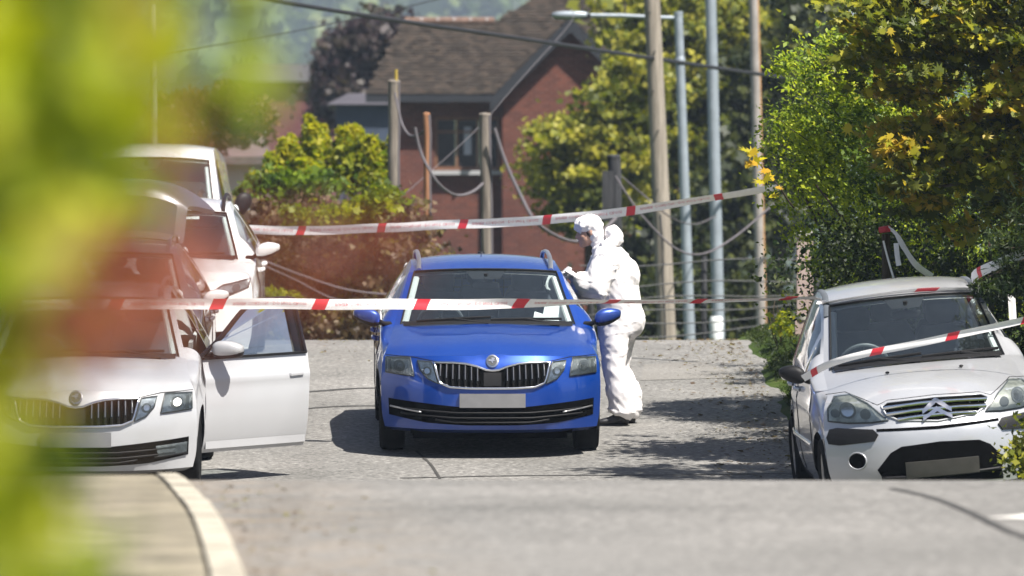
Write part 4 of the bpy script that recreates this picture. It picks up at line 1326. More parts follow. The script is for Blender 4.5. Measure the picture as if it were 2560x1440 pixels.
hbuild(mb, 'wall', M['brick'])
def window(x0, x1, z0, z1, y, n, curtain=True):
    w = hmb(); t = .07
    for i in range(n + 1):
        x = lerp(x0 + t / 2, x1 - t / 2, i / n)
        w.box((x, y + .10, (z0 + z1) / 2), (t if i in (0, n) else .055, .08, z1 - z0))
    w.box(((x0 + x1) / 2, y + .102, z1 - t / 2), (x1 - x0, .078, t)); w.box(((x0 + x1) / 2, y + .102, z0 + t / 2), (x1 - x0, .078, t))
    w.box(((x0 + x1) / 2, y + .104, lerp(z0, z1, .72)), (x1 - x0, .06, .045))
    fo = hbuild(w, 'window', M['win_frame'])
    for i in range(n):
        a, b_ = lerp(x0, x1, i / n), lerp(x0, x1, (i + 1) / n)
        hbuild(hmb().box(((a + b_) / 2, y + .14, (z0 + z1) / 2), (b_ - a - .05, .01, z1 - z0 - .06)), 'pane', M['win_glass'], fo)
    hbuild(hmb().box(((x0 + x1) / 2, y - .04, z0 - .06), (x1 - x0 + .16, .3, .09)), 'sill', M['sill'], fo)
    return fo
fo = window(win[0], win[1] - .02, win[2], win[3], HD, 3)
hbuild(hmb().box((lerp(win[0], win[1], .50), HD + .128, lerp(win[2], win[3], .55)), (.16, .008, .62)), 'curtain', M['curtain'], fo)
window(*w2, gy, 2)
# black downpipe in the corner, gutter under the eaves
hbuild(hmb().tube([(hx(1258), HD - .06, -1.8), (hx(1258), HD - .06, hz(240))], .04, 8), 'downpipe', M['barge'], None, True)

# roof planes
ye = HD - .45
ezl = hz(236)
def rp(x, z): return Vector((x, ye + (z - ezl) * 1.0, z))      # a point of the main front slope (45 degrees)
main_poly = [(hx(915), ezl), (hx(1235), ezl), (ax, ezl + .9), (hx(1700), ezl + .9), (6.0, 9.6), (hx(1240) + 3.35, 9.6), (hx(1240), hz(48)), (hx(1005), hz(48))]
rnd_all = []
def tiles(mb, org, u, v, poly2, rowh=.105, tw=.17, rs=0):
    """courses of plain tiles on the plane org + a u + b v, kept inside poly2 (a, b)"""
    n = u.cross(v).normalized()
    if n.z < 0: n = -n
    def ins(a, b_):
        c = False
        for i in range(len(poly2)):
            (x1, y1), (x2, y2) = poly2[i], poly2[i - 1]
            if (y1 > b_) != (y2 > b_) and a < (x2 - x1) * (b_ - y1) / (y2 - y1) + x1: c = not c
        return c
    amin = min(p[0] for p in poly2); amax = max(p[0] for p in poly2); bmax = max(p[1] for p in poly2)
    r = random.Random(rs)
    j = 0
    while j * rowh < bmax:
        b0 = j * rowh
        i = 0
        while amin + i * tw < amax:
            a0 = amin + (i + (j % 2) * .5) * tw
            if ins(a0 + tw / 2, b0 + rowh / 2):
                h = .022 + r.uniform(-.006, .010)
                o = org + u * (a0 + .003) + v * (b0 - .015 + r.uniform(-.006, .006))
                w_ = u * (tw - .006)
                p = [o + n * h, o + w_ + n * (h + r.uniform(-.005, .005)), o + w_ + v * (rowh + .02) + n * .004, o + v * (rowh + .02) + n * .004, o, o + w_]
                mb.add(p, [(0, 1, 2, 3), (4, 5, 1, 0)])
                rnd_all.extend([r.random()] * 2)
            i += 1
        j += 1
def slab(mb, pts, t=.09):
    """a solid roof deck under the tiles"""
    c = [Vector(p) for p in pts]
    n = (c[1] - c[0]).cross(c[2] - c[0]).normalized()
    if n.z < 0: n = -n
    m_ = len(c)
    mb.add([p - n * .004 for p in c] + [p - n * t for p in c], [tuple(range(m_)), tuple(range(2 * m_ - 1, m_ - 1, -1))] + [(i, (i + 1) % m_, m_ + (i + 1) % m_, m_ + i) for i in range(m_)])
s2 = math.sqrt(2)
mb = hmb()
tiles(mb, rp(0, ezl), Vector((1, 0, 0)), Vector((0, 1, 1)).normalized(), [(x, (z - ezl) * s2) for x, z in main_poly])
deck = hmb()
slab(deck, [rp(x, z) for x, z in main_poly])
# left hip slope of the wing
A_, B_ = rp(hx(915), ezl), rp(hx(1005), hz(48))
C_ = Vector((A_.x, B_.y + (B_.y - A_.y), ezl))
slab(deck, [A_, B_, C_])
# back slopes so that the roof is solid from the side
slab(deck, [B_, rp(hx(1240), hz(48)), Vector((hx(1240), C_.y, ezl)), C_])
# gable wing: two slopes that run back into the main slope
yg = gy - .28
rz = az + .14
for s_ in (-1, 1):
    ex = hx(1232) if s_ < 0 else hx(1618)
    ez = rz - abs(ex - ax) * 1.02
    yb_r = ye + (rz - ezl); yb_e = ye + max(0, (ez - ezl)) + .2
    a_, b_, c_, d_ = Vector((ax, yg, rz)), Vector((ex, yg, ez)), Vector((ex, yb_e, ez)), Vector((ax, yb_r, rz))
    slab(deck, [a_, b_, c_, d_])
    v = (a_ - b_).normalized(); u = Vector((0, 1, 0))
    L_ = (a_ - b_).length
    tiles(mb, b_, u, v, [(0, 0), (yb_e - yg, 0), (yb_r - yg, L_), (0, L_)], rs=5 + s_)
    # bargeboard: a deep black board under the verge
    dn = Vector((0, 0, -1))
    bb = hmb()
    p0, p1 = a_ + Vector((0, -.03, .0)), b_ + Vector((s_ * .06, -.03, -.06))
    w_ = .30
    vv = [p0, p1, p1 + dn * w_, p0 + dn * w_ * 1.1]
    bb.add(vv + [q + Vector((0, .06, 0)) for q in vv], [(0, 1, 2, 3), (7, 6, 5, 4), (0, 4, 5, 1), (1, 5, 6, 2), (2, 6, 7, 3), (3, 7, 4, 0)])
    so = [p0 + Vector((0, .08, -.1)), p1 + Vector((0, .08, -.1))]
    bb.add([so[0], so[1], so[1] + Vector((0, .25, -.02)), so[0] + Vector((0, .25, -.02))], [(0, 1, 2, 3)])
    hbuild(bb, 'bargeboard', M['barge'])
to = mb
to.v = [v - HO for v in to.v]
t_o = mesh('roof_tiles', to.v, to.f, M['tile'], house)
t_o['kind'] = 'stuff'
at = t_o.data.attributes.new('rnd', 'FLOAT', 'FACE'); at.data.foreach_set('value', np.array(rnd_all, dtype=np.float32))
hbuild(deck, 'roof', M['tile'])
fa = hmb().box(((hx(915) + hx(1240)) / 2, ye + .05, ezl - .10), (hx(1240) - hx(915), .12, .17))
hbuild(fa, 'gutter', M['barge'])
# ridge tiles bedded in pale mortar
for i in range(11):
    x = lerp(hx(1010), hx(1236), (i + .5) / 11)
    y_ = rp(0, hz(48)).y
    r_ = hbuild(hmb().tube([(x - .09, y_, hz(48) + .0), (x + .09, y_, hz(48) + .0)], .10, 10), 'ridge_tile', M['ridge'], None, True)
    if i % 2: hbuild(hmb().ellipsoid((x + .1, y_ - .06, hz(48) + .03), (.035, .04, .055), 8, 6), 'mortar', M['sill'], r_, True)
# second gable of the house, higher up on the right
bb = hmb()
p0, p1 = Vector((hx(1560), ye + 1.4, hz(-60))), Vector((hx(1628), ye + 1.4, hz(38)))
vv = [p0, p1, p1 + Vector((0, 0, -.3)), p0 + Vector((0, 0, -.34))]
bb.add(vv + [q + Vector((0, .06, 0)) for q in vv], [(0, 1, 2, 3), (7, 6, 5, 4), (0, 4, 5, 1), (1, 5, 6, 2), (2, 6, 7, 3), (3, 7, 4, 0)])
hbuild(bb, 'bargeboard', M['barge'])

# ---- other buildings and walls behind
def block(name, x0, x1, y0, y1, z0, z1, matl, label, cat, roofh=0, roofm=None, over=.25):
    e = empty(name, ((x0 + x1) / 2, y0, z0), label, cat)
    o = e.location
    MB().box(Vector(((x0 + x1) / 2, (y0 + y1) / 2, (z0 + z1) / 2)) - o, (x1 - x0, y1 - y0, z1 - z0)).build('wall', matl, e, False)
    if roofh:
        ym = (y0 + y1) / 2
        mb = MB()
        v = [(x0 - over, y0 - over, z1), (x1 + over, y0 - over, z1), (x1 + over, y1 + over, z1), (x0 - over, y1 + over, z1), (x0 + over, ym, z1 + roofh), (x1 - over, ym, z1 + roofh)]
        mb.add([Vector(p) - o for p in v], [(0, 1, 5, 4), (2, 3, 4, 5), (0, 4, 3), (1, 2, 5), (3, 2, 1, 0)]).build('roof', roofm, e, False)
    return e
def bx_(px0, px1, d): return P(px0, 0, d).x, P(px1, 0, d).x
x0, x1 = bx_(560, 835, 185)
block('maroon_house', x0, x1, 185, 192, -3, P(0, 205, 185).z, M['maroon'], 'maroon house wall with a grey roof in front of the wooded hill', 'house', P(0, 150, 185).z - P(0, 205, 185).z, M['slate'])
x0, x1 = bx_(840, 985, 156)
block('shed', x0, x1, 156, 160, -2.5, P(0, 262, 156).z, plain('blue_shade_wall', (0.035, 0.05, 0.085), 0.8, var=0.2, vscale=2), 'shed with bluish shade painted into its walls, beside the left corner of the brick house', 'shed', .35, M['slate'])  # dark blue wall colour stands in for the shaded side of the house
x0, x1 = bx_(380, 655, 128)
bg_ = block('bungalow', x0, x1, 128, 134, -2.5, P(0, 392, 128).z, M['render_white'], 'low white rendered bungalow with a grey and pink roof behind the van', 'bungalow', 0)
o = bg_.location
mb = MB()
za, zb_ = P(0, 396, 128).z, P(0, 300, 128).z
mb.add([Vector(p) - o for p in [(x0 - .2, 127.6, za), (x1 + .1, 127.6, za), (x1 - .1, 130.5, P(0, 330, 128).z), (x0 - .2, 130.5, zb_ + .2), (x1 + .1, 134.2, za), (x0 - .2, 134.2, za)]], [(0, 1, 2, 3), (3, 2, 4, 5), (1, 4, 2), (0, 3, 5), (0, 5, 4, 1)]).build('roof', plain('pink_grey_roof', (0.12, 0.080, 0.082), 0.9, var=.2, vscale=1.2), bg_, False)
mb = MB(); mb.box(Vector(((x0 + x1) / 2, 127.5, za - .05)) - o, (x1 - x0 + .4, .14, .16)); mb.build('gutter', M['coping'], bg_, False)
# long ridge edge of pale verge tiles
MB().tube([Vector(p) - o for p in [(x0, 130.4, zb_ + .24), (lerp(x0, x1, .5), 130.4, P(0, 305, 128).z + .05), (x1, 130.4, P(0, 330, 128).z + .06)]], .06, 8).build('ridge', M['render_white'], bg_)

# ---- poles, posts, cables
def pole(name, top, bot, d, r0, r1, matl, label, cat, group=None, zb=None, seg=10, wob=0.0):
    b_ = P(*bot, d); t_ = P(*top, d)
    g = (gz1(d) - .3) if zb is None else zb
    b2 = b_ + (b_ - t_) * ((b_.z - g) / (t_.z - b_.z))
    e = empty(name, b2, label, cat, group)
    pts = []; rr = []
    for k in range(seg + 1):
        u = k / seg
        p = b2.lerp(t_, u)
        pts.append(p - b2 + Vector((wob * noise.noise((u * 6, d, 0)), wob * noise.noise((u * 6, d, 5)), 0))); rr.append(lerp(r1, r0, u))
    return e, pts, rr
e, pts, rr = pole('telegraph_pole', (1624, -140), (1667, 836), 95, .118, .145, None, 'round pale wooden telegraph pole beside the street lamps', 'pole')
MB().tube(pts, rr, 16).build('shaft', M['pole_wood'], e)
for k, u in enumerate((.35, .5, .62, .7, .78, .86)):
    p = pts[0].lerp(pts[-1], u); r_ = lerp(.145, .118, u)
    MB().tube([p + Vector((-.05 * (k % 2), -r_ * .95, 0)), p + Vector((-.05 * (k % 2), -r_ - .06, 0))], .014, 6).build('step_bolt', M['post_dark'], e)
# long weather crack down the front
MB().tube([pts[0].lerp(pts[-1], u) + Vector((-.02 + .03 * noise.noise((u * 9, 0, 0)), -lerp(.145, .118, u) + .004, 0)) for u in np.linspace(.12, .45, 14)], [(.010 + .012 * abs(noise.noise((k * .6, 3, 3))), .012) for k in range(14)], 6).build('crack', M['post_dark'], e)

e, pts, rr = pole('street_lamp', (1696, 33), (1724, 836), 100, .068, .095, None, 'grey steel street lamp with a long arm reaching left over the road', 'street lamp', 'grey lamp columns')
MB().tube(pts, rr, 14).lathe([(-.03, .072), (.03, .072)], 14, 'z', pts[-1] + Vector((0, 0, 0))).build('column', M['galv'], e)
pc = pts[-1]
MB().lathe([(0, .082), (.10, .080), (.12, .07)], 14, 'z', pts[0].lerp(pts[-1], .88)).build('collar', M['galv'], e)
arm = [pc + Vector((.06, 0, -.08)), pc + Vector((-.3, 0, -.07)), pc + Vector((-.9, 0, -.04)), pc + Vector((-1.42, 0, -.035))]
MB().tube(arm, .034, 10).build('arm', M['galv'], e)
lo = MB().ellipsoid(pc + Vector((-1.72, 0, -.03)), (.30, .11, .065), 18, 10, .7).build('lantern', M['galv'], e)
MB().ellipsoid(pc + Vector((-1.78, 0, -.085)), (.2, .08, .03), 14, 8, .8).build('lamp_glass', M['lens'], lo)
MB().box(pc + Vector((-1.5, 0, -.05)), (.2, .13, .08)).build('lamp_bracket', M['black_plastic'], e, False)
for (tp_, bt_, d, r0, r1, lab, mt) in (((1772, -200), (1797, 850), 101, .086, .103, 'grey steel pole with a white notice wrapped round its foot', 'galv'),
        ((1880, -200), (1905, 850), 104, .082, .088, 'grey steel pole with a sunlit rusty stripe painted down its right side, nearest the hedge', 'galv_rust'),
        ((2124, -200), (2134, 850), 112, .085, .11, 'grey steel pole mostly hidden behind the tall bright hedge', 'galv')):
    e, pts, rr = pole('steel_pole', tp_, bt_, d, r0, r1, None, lab, 'pole', 'grey lamp columns')
    MB().tube(pts, rr, 14).build('column', M[mt], e)
    MB().lathe([(0, r1 * 1.16), (.5, r1 * 1.14), (.53, r1)], 14, 'z', pts[0]).build('base_sleeve', M[mt], e)
    if mt == 'galv_rust':
        q = []
        mb = MB()
        for k in range(26):
            u = k / 25
            p = pts[0].lerp(pts[-1], u); r_ = lerp(r1, r0, u) + .002
            for a in (-.75, -.35, .05):
                a2 = a + .25 * noise.noise((u * 12, 0, 0))
                mb.v.append(p + Vector((r_ * math.cos(a2), r_ * math.sin(a2), 0)))
        for k in range(25):
            for j in range(2): mb.f.append((3*k+j, 3*k+j+1, 3*k+4+j, 3*k+3+j))
        mb.build('sunlit_rust_streak', plain('sunlit_rust_tone', (0.36, 0.20, 0.08), .9, var=.35, vscale=7), e)  # rusty golden tone painted down the side that catches the sun
n_ = P(1786, 822, 100.8)
nb = MB().lathe([(-.20, .10), (-.1, .112), (.0, .104), (.1, .113), (.17, .10), (.2, .085)], 14, 'z', (0, 0, 0))
for v in nb.v: v += Vector(n_) + Vector((.03, 0, 0))
c0 = n_.copy(); nb.v = [v - c0 for v in nb.v]
no = nb.build('paper_notice', M['paper'], None); no.location = c0
props(no, 'crumpled white notice tied round the foot of a steel pole', 'notice')

for (nm, tp_, bt_, d, r_, mt, lab, wob) in (
        ('wooden_post', (985, 205), (986, 700), 86, .088, 'post_grey', 'tall weathered grey post with a yellow tip, leftmost by the house', .02),
        ('wooden_post', (1066, 287), (1070, 620), 84, .05, 'post_brown', 'thin reddish brown post left of the house window', .03),
        ('wooden_post', (1212, 288), (1218, 625), 85, .085, 'post_grey', 'stout grey post standing before the right half of the house window', .02),
        ('wooden_post', (1534, 392), (1541, 640), 88, .10, 'post_dark', 'dark tarred post in the shade of the olive tree, left of the telegraph pole', .03)):
    e, pts, rr = pole(nm, tp_, bt_, d, r_ * .92, r_, None, lab, 'post', 'wooden cable posts', wob=wob, seg=14)
    MB().tube(pts, rr, 12).build('shaft', M[mt], e)
    MB().lathe([(0, r_ * .98), (.03, r_ * 1.0), (.05, r_ * .8), (.055, 0)], 9, 'z', pts[-1] - Vector((0, 0, .02))).build('post_top', M[mt], e)
    if 'yellow' in lab:
        MB().tube([pts[-1] + Vector((.03, -.05, -.28)), pts[-1] + Vector((.03, -.05, .17))], .022, 8).build('yellow_tip', plain('yellow_marker', (.35, .25, .04), .7, var=.2), e)
    if mt == 'post_dark':
        MB().box(pts[-1] + Vector((-.08, -.09, -.55)), (.16, .12, .7)).build('junction_box', M['post_dark'], e, False)
    else:
        MB().tube([p + Vector((r_ * .75, -r_ * .55, 0)) for p in pts[6:]], .018, 6).build('riser_cable', M['cable_pale'], e)

def cable(name, pts, r, matl, label, cat='cable', group=None, sub=10):
    """pts: (px, py, d)"""
    w = [P(*p) for p in pts]
    q, _ = spline(w, sub)
    c = Vector(q[0])
    o = MB().tube([Vector(p) - c for p in q], r, 6).build(name, matl, None)
    o.location = c
    return props(o, label, cat, group)
cable('overhead_cable', [(400, -60, 82), (680, 0, 84), (1000, 52, 87), (1300, 96, 90), (1640, 147, 95), (1940, 191, 100), (2300, 235, 106)], .030, M['cable'], 'thick black overhead cable sloping across the top of the view')
cable('overhead_cable', [(300, 150, 90), (600, 103, 95), (850, 55, 99), (1105, -5, 104), (1300, -60, 108)], .010, M['cable'], 'thin dark overhead wire rising to the right across the hazy hill')
cable('stay_wire', [(1430, 20, 98), (1424, 60, 97), (1300, 200, 93), (1180, 335, 90), (1000, 495, 86)], .005, M['cable_pale'], 'thin slanting stay wire crossing the house gable', 'wire')
GRP = 'pale cables hanging from the posts'
cable('hanging_cable', [(988, 232, 85.8), (995, 270, 85.7), (1006, 312, 85.6), (1024, 338, 85.3), (1045, 338, 84.6), (1066, 322, 84)], .016, M['cable_pale'], 'short pale cable hanging from the leftmost grey post', 'cable', GRP)
cable('hanging_cable', [(1037, 318, 83.8), (1052, 380, 83.8), (1078, 432, 83.7), (1105, 468, 83.8), (1142, 488, 84.2), (1180, 480, 84.6), (1212, 455, 85)], .019, M['cable_pale'], 'pale slack cable across the house window sill, by the thin brown post', 'cable', GRP)
cable('hanging_cable', [(1236, 320, 84.8), (1262, 400, 84.8), (1300, 485, 84.7), (1345, 560, 84.6), (1425, 602, 85.5), (1490, 590, 86.5), (1540, 545, 87.6)], .024, M['cable_pale'], 'longest pale slack cable, from the stout grey post towards the person', 'cable', GRP)
cable('hanging_cable', [(1538, 440, 87.6), (1570, 490, 87.5), (1610, 545, 87.4), (1690, 622, 87.4), (1760, 634, 87.5), (1840, 590, 88), (1935, 510, 88.5)], .015, M['cable_pale'], 'pale cable sagging behind the steel poles from the dark post', 'cable', GRP)
cable('hanging_cable', [(1553, 440, 87.4), (1600, 480, 87.5), (1680, 545, 88), (1740, 560, 93), (1790, 540, 100.6)], .010, M['cable_pale'], 'thin pale wire above the sagging cable right of the dark post', 'cable', GRP)
cable('slack_wire', [(655, 650, 76), (760, 690, 76), (860, 722, 76), (960, 735, 76), (1050, 735, 76)], .012, M['cable_pale'], 'pale slack wire lying along the dry brown hedge', 'wire')
cable('slack_wire', [(655, 662, 75.5), (740, 700, 75.5), (840, 748, 75.5), (960, 760, 75.5)], .009, M['cable_pale'], 'thinner slack wire just below the first one on the dry hedge', 'wire')
# wire fence in front of the dark undergrowth
wf = empty('wire_fence', P(1600, 850, 82), 'slack wire fence in front of the dark undergrowth behind the poles', 'fence')
c0 = wf.location
for k, py in enumerate((655, 708, 742, 772, 800, 828)):
    q, _ = spline([P(1450 + 110 * i, py + 6 * math.sin(i * 1.3 + k) - (i - 3) * (3 + k), 82) for i in range(7)], 8)
    MB().tube([Vector(p) - c0 for p in q], .0095, 5).build('strand', M['wire'], wf)
for px in (1478, 1760, 2040):
    b_ = P(px, 860, 82.1); b_.z = gz1(82) - .2
    MB().tube([b_ - c0, P(px, 640, 82.1) - c0], .04, 8).build('fence_post', M['post_dark'], wf)
# far left pale post seen through the blurred hedge
e, pts, rr = pole('steel_pole', (379, 10), (384, 330), 92, .05, .05, None, 'slim pale pole above the van, seen through the blurred hedge', 'pole')
MB().tube(pts, rr, 10).build('column', M['sill'], e)
MB().tube([pts[-1] + Vector((-.5, 0, -.65)), pts[-1] + Vector((0, 0, -.62))], .06, 8).build('side_arm', M['sill'], e)

# gate piers by the hedge
pe = P(2012, 780, 66)
e = empty('gate_pier', (pe.x, 66, gz1(66) - .1), 'tall pinkish stone pier half covered by the hedge', 'gate pier')
h = P(0, 590, 66).z - gz1(66) + .1
MB().box((0, 0, h / 2), (.17, .2, h)).build('shaft', M['pier'], e, False)
MB().box((0, 0, h + .03), (.22, .25, .06)).build('pier_cap', M['pier_cap'], e, False)
pe = P(2004, 832, 61.5)
e = empty('gate_pier', (pe.x, 61.5, gz1(61.5)), 'short stone gate post with a pale flat cap beside the grass bank', 'gate pier')
h = P(0, 800, 61.5).z - gz1(61.5)
MB().box((0, 0, h / 2), (.13, .16, h)).build('shaft', M['pier'], e, False)
MB().tube([(0, 0, h + .001), (0, 0, h + .05)], [(.085, .10), (.095, .11)], 12).build('pier_cap', M['pier_cap'], e, True)

# ------------------------------------------------------------------ the person in the white coverall
PD = 53.2
foot = P(1552, 1062, PD); foot.z = gz1(PD)
man = empty('person', foot, 'person in a baggy white hooded coverall standing at the side of the blue car', 'person')
def J(px, py, dd=0.0):
    p = P(px, py, PD); p.y += dd
    return p - foot
def organic(mbs, name, matl, voxel, smooth_n, parent=man, disp=None):
    o = mesh('tmp', mbs.v, mbs.f, matl)
    md = o.modifiers.new('r', 'REMESH'); md.mode = 'VOXEL'; md.voxel_size = voxel; md.use_smooth_shade = True
    if smooth_n:
        sm = o.modifiers.new('s', 'SMOOTH'); sm.iterations = smooth_n; sm.factor = .5
    me = eval_mesh(o); bpy.data.objects.remove(o)
    me.name = name
    if disp:
        me.update()
        co = [v.co.copy() for v in me.vertices]; no = [v.normal.copy() for v in me.vertices]
        for i, v in enumerate(me.vertices): v.co = co[i] + no[i] * disp(co[i], no[i])
        me.update()
    me.materials.clear(); me.materials.append(matl)
    me.polygons.foreach_set('use_smooth', [True] * len(me.polygons))
    return link(bpy.data.objects.new(name, me), parent)

def hand(mb, wrist, dirn, palm_n, s=1.0, curl=.5):
    """palm, four unequal bent fingers and a thumb off the side of the palm"""
    d = dirn.normalized(); n = (palm_n - d * palm_n.dot(d)).normalized(); w = d.cross(n)
    mb.tube([wrist - d * .02, wrist + d * .01, wrist + d * .05 * s, wrist + d * .088 * s], [(.024 * s, .03 * s), (.022 * s, .032 * s), (.017 * s, .040 * s), (.014 * s, .038 * s)], 10)
    for k, (off, ln) in enumerate(((-.031, .070), (-.011, .080), (.010, .075), (.030, .058))):
        p = wrist + d * .083 * s + w * off * s; q = d
        pts = [p - d * .02]; ang = 0
        pts.append(p)
        for seg in (.42, .32, .26):
            ang += curl * .55
            q = d * math.cos(ang) - n * math.sin(ang)
            p = p + q * ln * seg * s; pts.append(p)
        mb.tube(pts, [.0095 * s, .0092 * s, .0086 * s, .008 * s, .006 * s], 8)
    p = wrist + d * .025 * s - w * .032 * s
    mb.tube([p + w * .015 * s, p - w * .012 * s + d * .02 * s - n * .006, p - w * .022 * s + d * .048 * s - n * .016 * s, p - w * .016 * s + d * .07 * s - n * .026 * s], [.014 * s, .0115 * s, .0095 * s, .007 * s], 8)

# the body itself: one continuous figure from head to ankles
neck = J(1513, 618); headc = J(1470, 580)
LA = [J(1510, 652, -.20), J(1487, 724, -.27), J(1440, 692, -.16)]
RA = [J(1508, 652, .20), J(1478, 728, .24), J(1436, 700, .10)]
LL = [J(1536, 800, -.10), J(1534, 918, -.12), J(1550, 1030, -.11)]
RL = [J(1554, 800, .10), J(1548, 920, .13), J(1568, 1026, .14)]
b = MB()
b.tube([J(1548, 800), J(1545, 745), J(1535, 690), J(1522, 645), J(1514, 625)], [(.13, .17), (.12, .155), (.125, .175), (.11, .18), (.07, .09)], 18)
b.tube([J(1516, 635), J(1503, 610), headc + Vector((.03, 0, -.03))], [.062, .056, .055], 12)
for A3 in (LA, RA): b.tube([J(1514, 645, A3[0].y * .5), A3[0], A3[0].lerp(A3[1], .5), A3[1], A3[1].lerp(A3[2], .4), A3[2]], [.06, .06, .05, .044, .042, .03], 12)
for L3 in (LL, RL): b.tube([L3[0] + Vector((0, 0, .06)), L3[0], L3[0].lerp(L3[1], .5), L3[1], L3[1].lerp(L3[2], .35), L3[2], L3[2] + Vector((0, 0, -.05))], [.10, .10, .08, .058, .062, .04, .04], 12)
# head in profile: cranium, face wedge, brow, nose, lips, chin, ears
hc = headc
fw = Vector((-.97, -.18, -.16)).normalized()   # looks left and slightly down at the car
up = Vector((-.12, 0, .99)); up = (up - fw * up.dot(fw)).normalized(); sd = fw.cross(up)
def H(f, s_, u): return hc + fw * f + sd * s_ + up * u
rotH = Matrix((fw, sd, up)).transposed()
hm = MB()
hm.ellipsoid(H(-.012, 0, .035), (.098, .076, .092), 18, 14, 1, rotH)
hm.ellipsoid(H(.030, 0, -.035), (.062, .060, .085), 16, 12, 1, rotH)
hm.ellipsoid(H(.070, 0, .030), (.022, .052, .016), 12, 8, 1, rotH)
hm.tube([H(.078, 0, .018), H(.098, 0, -.012), H(.108, 0, -.028), H(.088, 0, -.036)], [.009, .012, .016, .011], 10)
hm.ellipsoid(H(.082, 0, -.060), (.013, .026, .009), 10, 8, 1, rotH)
hm.ellipsoid(H(.080, 0, -.074), (.013, .023, .009), 10, 8, 1, rotH)
hm.ellipsoid(H(.066, 0, -.103), (.026, .032, .022), 12, 8, 1, rotH)
for s_ in (-1, 1):
    hm.ellipsoid(H(.062, s_ * .040, -.025), (.026, .022, .022), 10, 8, 1, rotH)
    hm.ellipsoid(H(-.010, s_ * .078, -.005), (.022, .010, .034), 10, 8, 1, rotH)
b.add(hm.v, hm.f)
body = organic(b, 'body', M['skin'], .0085, 3)
for s_ in (-1, 1):
    ey = MB().ellipsoid(H(.071, s_ * .033, .006), (.013, .013, .012), 12, 10, 1, rotH).build('eye', M['eye'], man)
    MB().ellipsoid(H(.082, s_ * .033, .005), (.003, .006, .006), 10, 8, 1, rotH).build('iris', M['iris'], ey)
    MB().tube([H(.086, s_ * .015, .030), H(.084, s_ * .035, .034), H(.070, s_ * .052, .028)], .005, 6).build('eyebrow', M['hair'], man)
MB().tube([H(.090, -.024, -.066), H(.0955, 0, -.067), H(.090, .024, -.066)], .0035, 6).build('mouth', M['lip'], man)
hr = MB().ellipsoid(H(-.030, 0, .012), (.092, .082, .098), 20, 14, 1, rotH)
hr.ellipsoid(H(-.050, 0, -.055), (.050, .062, .05), 14, 10, 1, rotH)
organic(hr, 'hair', M['hair'], .010, 2, disp=lambda p, n: .004 * noise.noise(p * 60))
cp = MB().ellipsoid(H(-.010, 0, .062), (.122, .105, .085), 22, 14, 1, rotH)
cp.ellipsoid(H(-.055, 0, .045), (.085, .095, .085), 18, 12, 1, rotH)
cp.ellipsoid(H(-.052, 0, -.015), (.078, .098, .105), 18, 12, 1, rotH)
cp.ellipsoid(H(-.075, 0, -.09), (.07, .09, .08), 16, 12, 1, rotH)
organic(cp, 'cap', M['suit'], .010, 2, disp=lambda p, n: .010 * noise.noise(p * 28) + .006 * noise.noise(p * 60))
# coverall: baggy, one piece, with bunched hood
def ridge(p, sx, sy, sz, seed):
    v = noise.noise((p.x * sx + seed, p.y * sy, p.z * sz + seed * 2))
    return 1 - 2 * abs(v)
def folds(p, n):
    z = p.z
    low = 1 - smooth01((z - .25) / .35)
    mid = math.exp(-((z - .95) / .16) ** 2)
    arm = 1 if (p.y < -.16 and z > .95) else 0
    d = .014 * noise.noise(p * 3.2)
    # long slack folds, and thin sharp creases across them
    d += (.004 + .006 * low + .003 * mid) * (ridge(p + Vector((0, 0, p.x * .9)), 4, 4, 10, 3) - .3)
    for q, (sx, sz, seed, amp) in enumerate(((6, 3.5, 17, .006), (3, 9, 31, .006 + .005 * low + .004 * arm), (8, 7, 47, .003))):
        v = abs(noise.noise((p.x * sx + p.z * (2.5 if q == 0 else -1.2) + seed, p.y * sx, p.z * sz + seed)))
        d += amp * max(0, 1 - v / .11) ** 2
    return d
c = MB()
c.tube([J(1549, 835), J(1550, 800), J(1547, 760), J(1540, 715), J(1532, 680), J(1524, 648), J(1516, 622), J(1508, 606)], [(.17, .20), (.185, .225), (.185, .235), (.19, .24), (.185, .245), (.155, .23), (.10, .14), (.085, .095)], 22)
c.ellipsoid(J(1575, 800), (.12, .19, .16), 16, 12)          # seat
c.ellipsoid(J(1566, 690, -.02), (.115, .19, .15), 16, 12)         # rounded upper back
for A3, k in ((LA, 1), (RA, 1)):
    c.tube([J(1520, 645, A3[0].y * .4), A3[0] + Vector((.02, 0, 0)), A3[0].lerp(A3[1], .5), A3[1] + Vector((.01, 0, -.01)), A3[1].lerp(A3[2], .35) + Vector((0, 0, -.015)), A3[1].lerp(A3[2], .8), A3[2]], [.13, .125, .11, .105, .10, .075, .045], 14)
for L3 in (LL, RL):
    L4 = [L3[0] + Vector((0, 0, .05)), L3[0], L3[0].lerp(L3[1], .45), L3[1], L3[1].lerp(L3[2], .3) + Vector((.02, 0, 0)), L3[1].lerp(L3[2], .65) + Vector((.035, 0, 0)), L3[2] + Vector((.015, 0, .0)), L3[2] + Vector((.0, 0, -.035))]
    c.tube(L4, [.158, .152, .122, .094, .102, .122, .116, .092], 14)
suit = organic(c, 'coverall', M['suit'], .013, 5, disp=folds)
hd = MB()
hp = [J(1536, 604, -.10), J(1540, 594, -.02), J(1538, 594, .08), J(1522, 606, .13), J(1496, 622, .08), J(1490, 628, -.05), J(1510, 618, -.13)]
hd.tube(hp, [.05, .062, .055, .042, .03, .03, .042], 10, closed=True)
hd.ellipsoid(J(1532, 582, -.03), (.06, .09, .055), 14, 10)
organic(hd, 'hood', M['suit'], .011, 3, disp=lambda p, n: .013 * ridge(p, 14, 14, 14, 5) + .008 * noise.noise(p * 25))
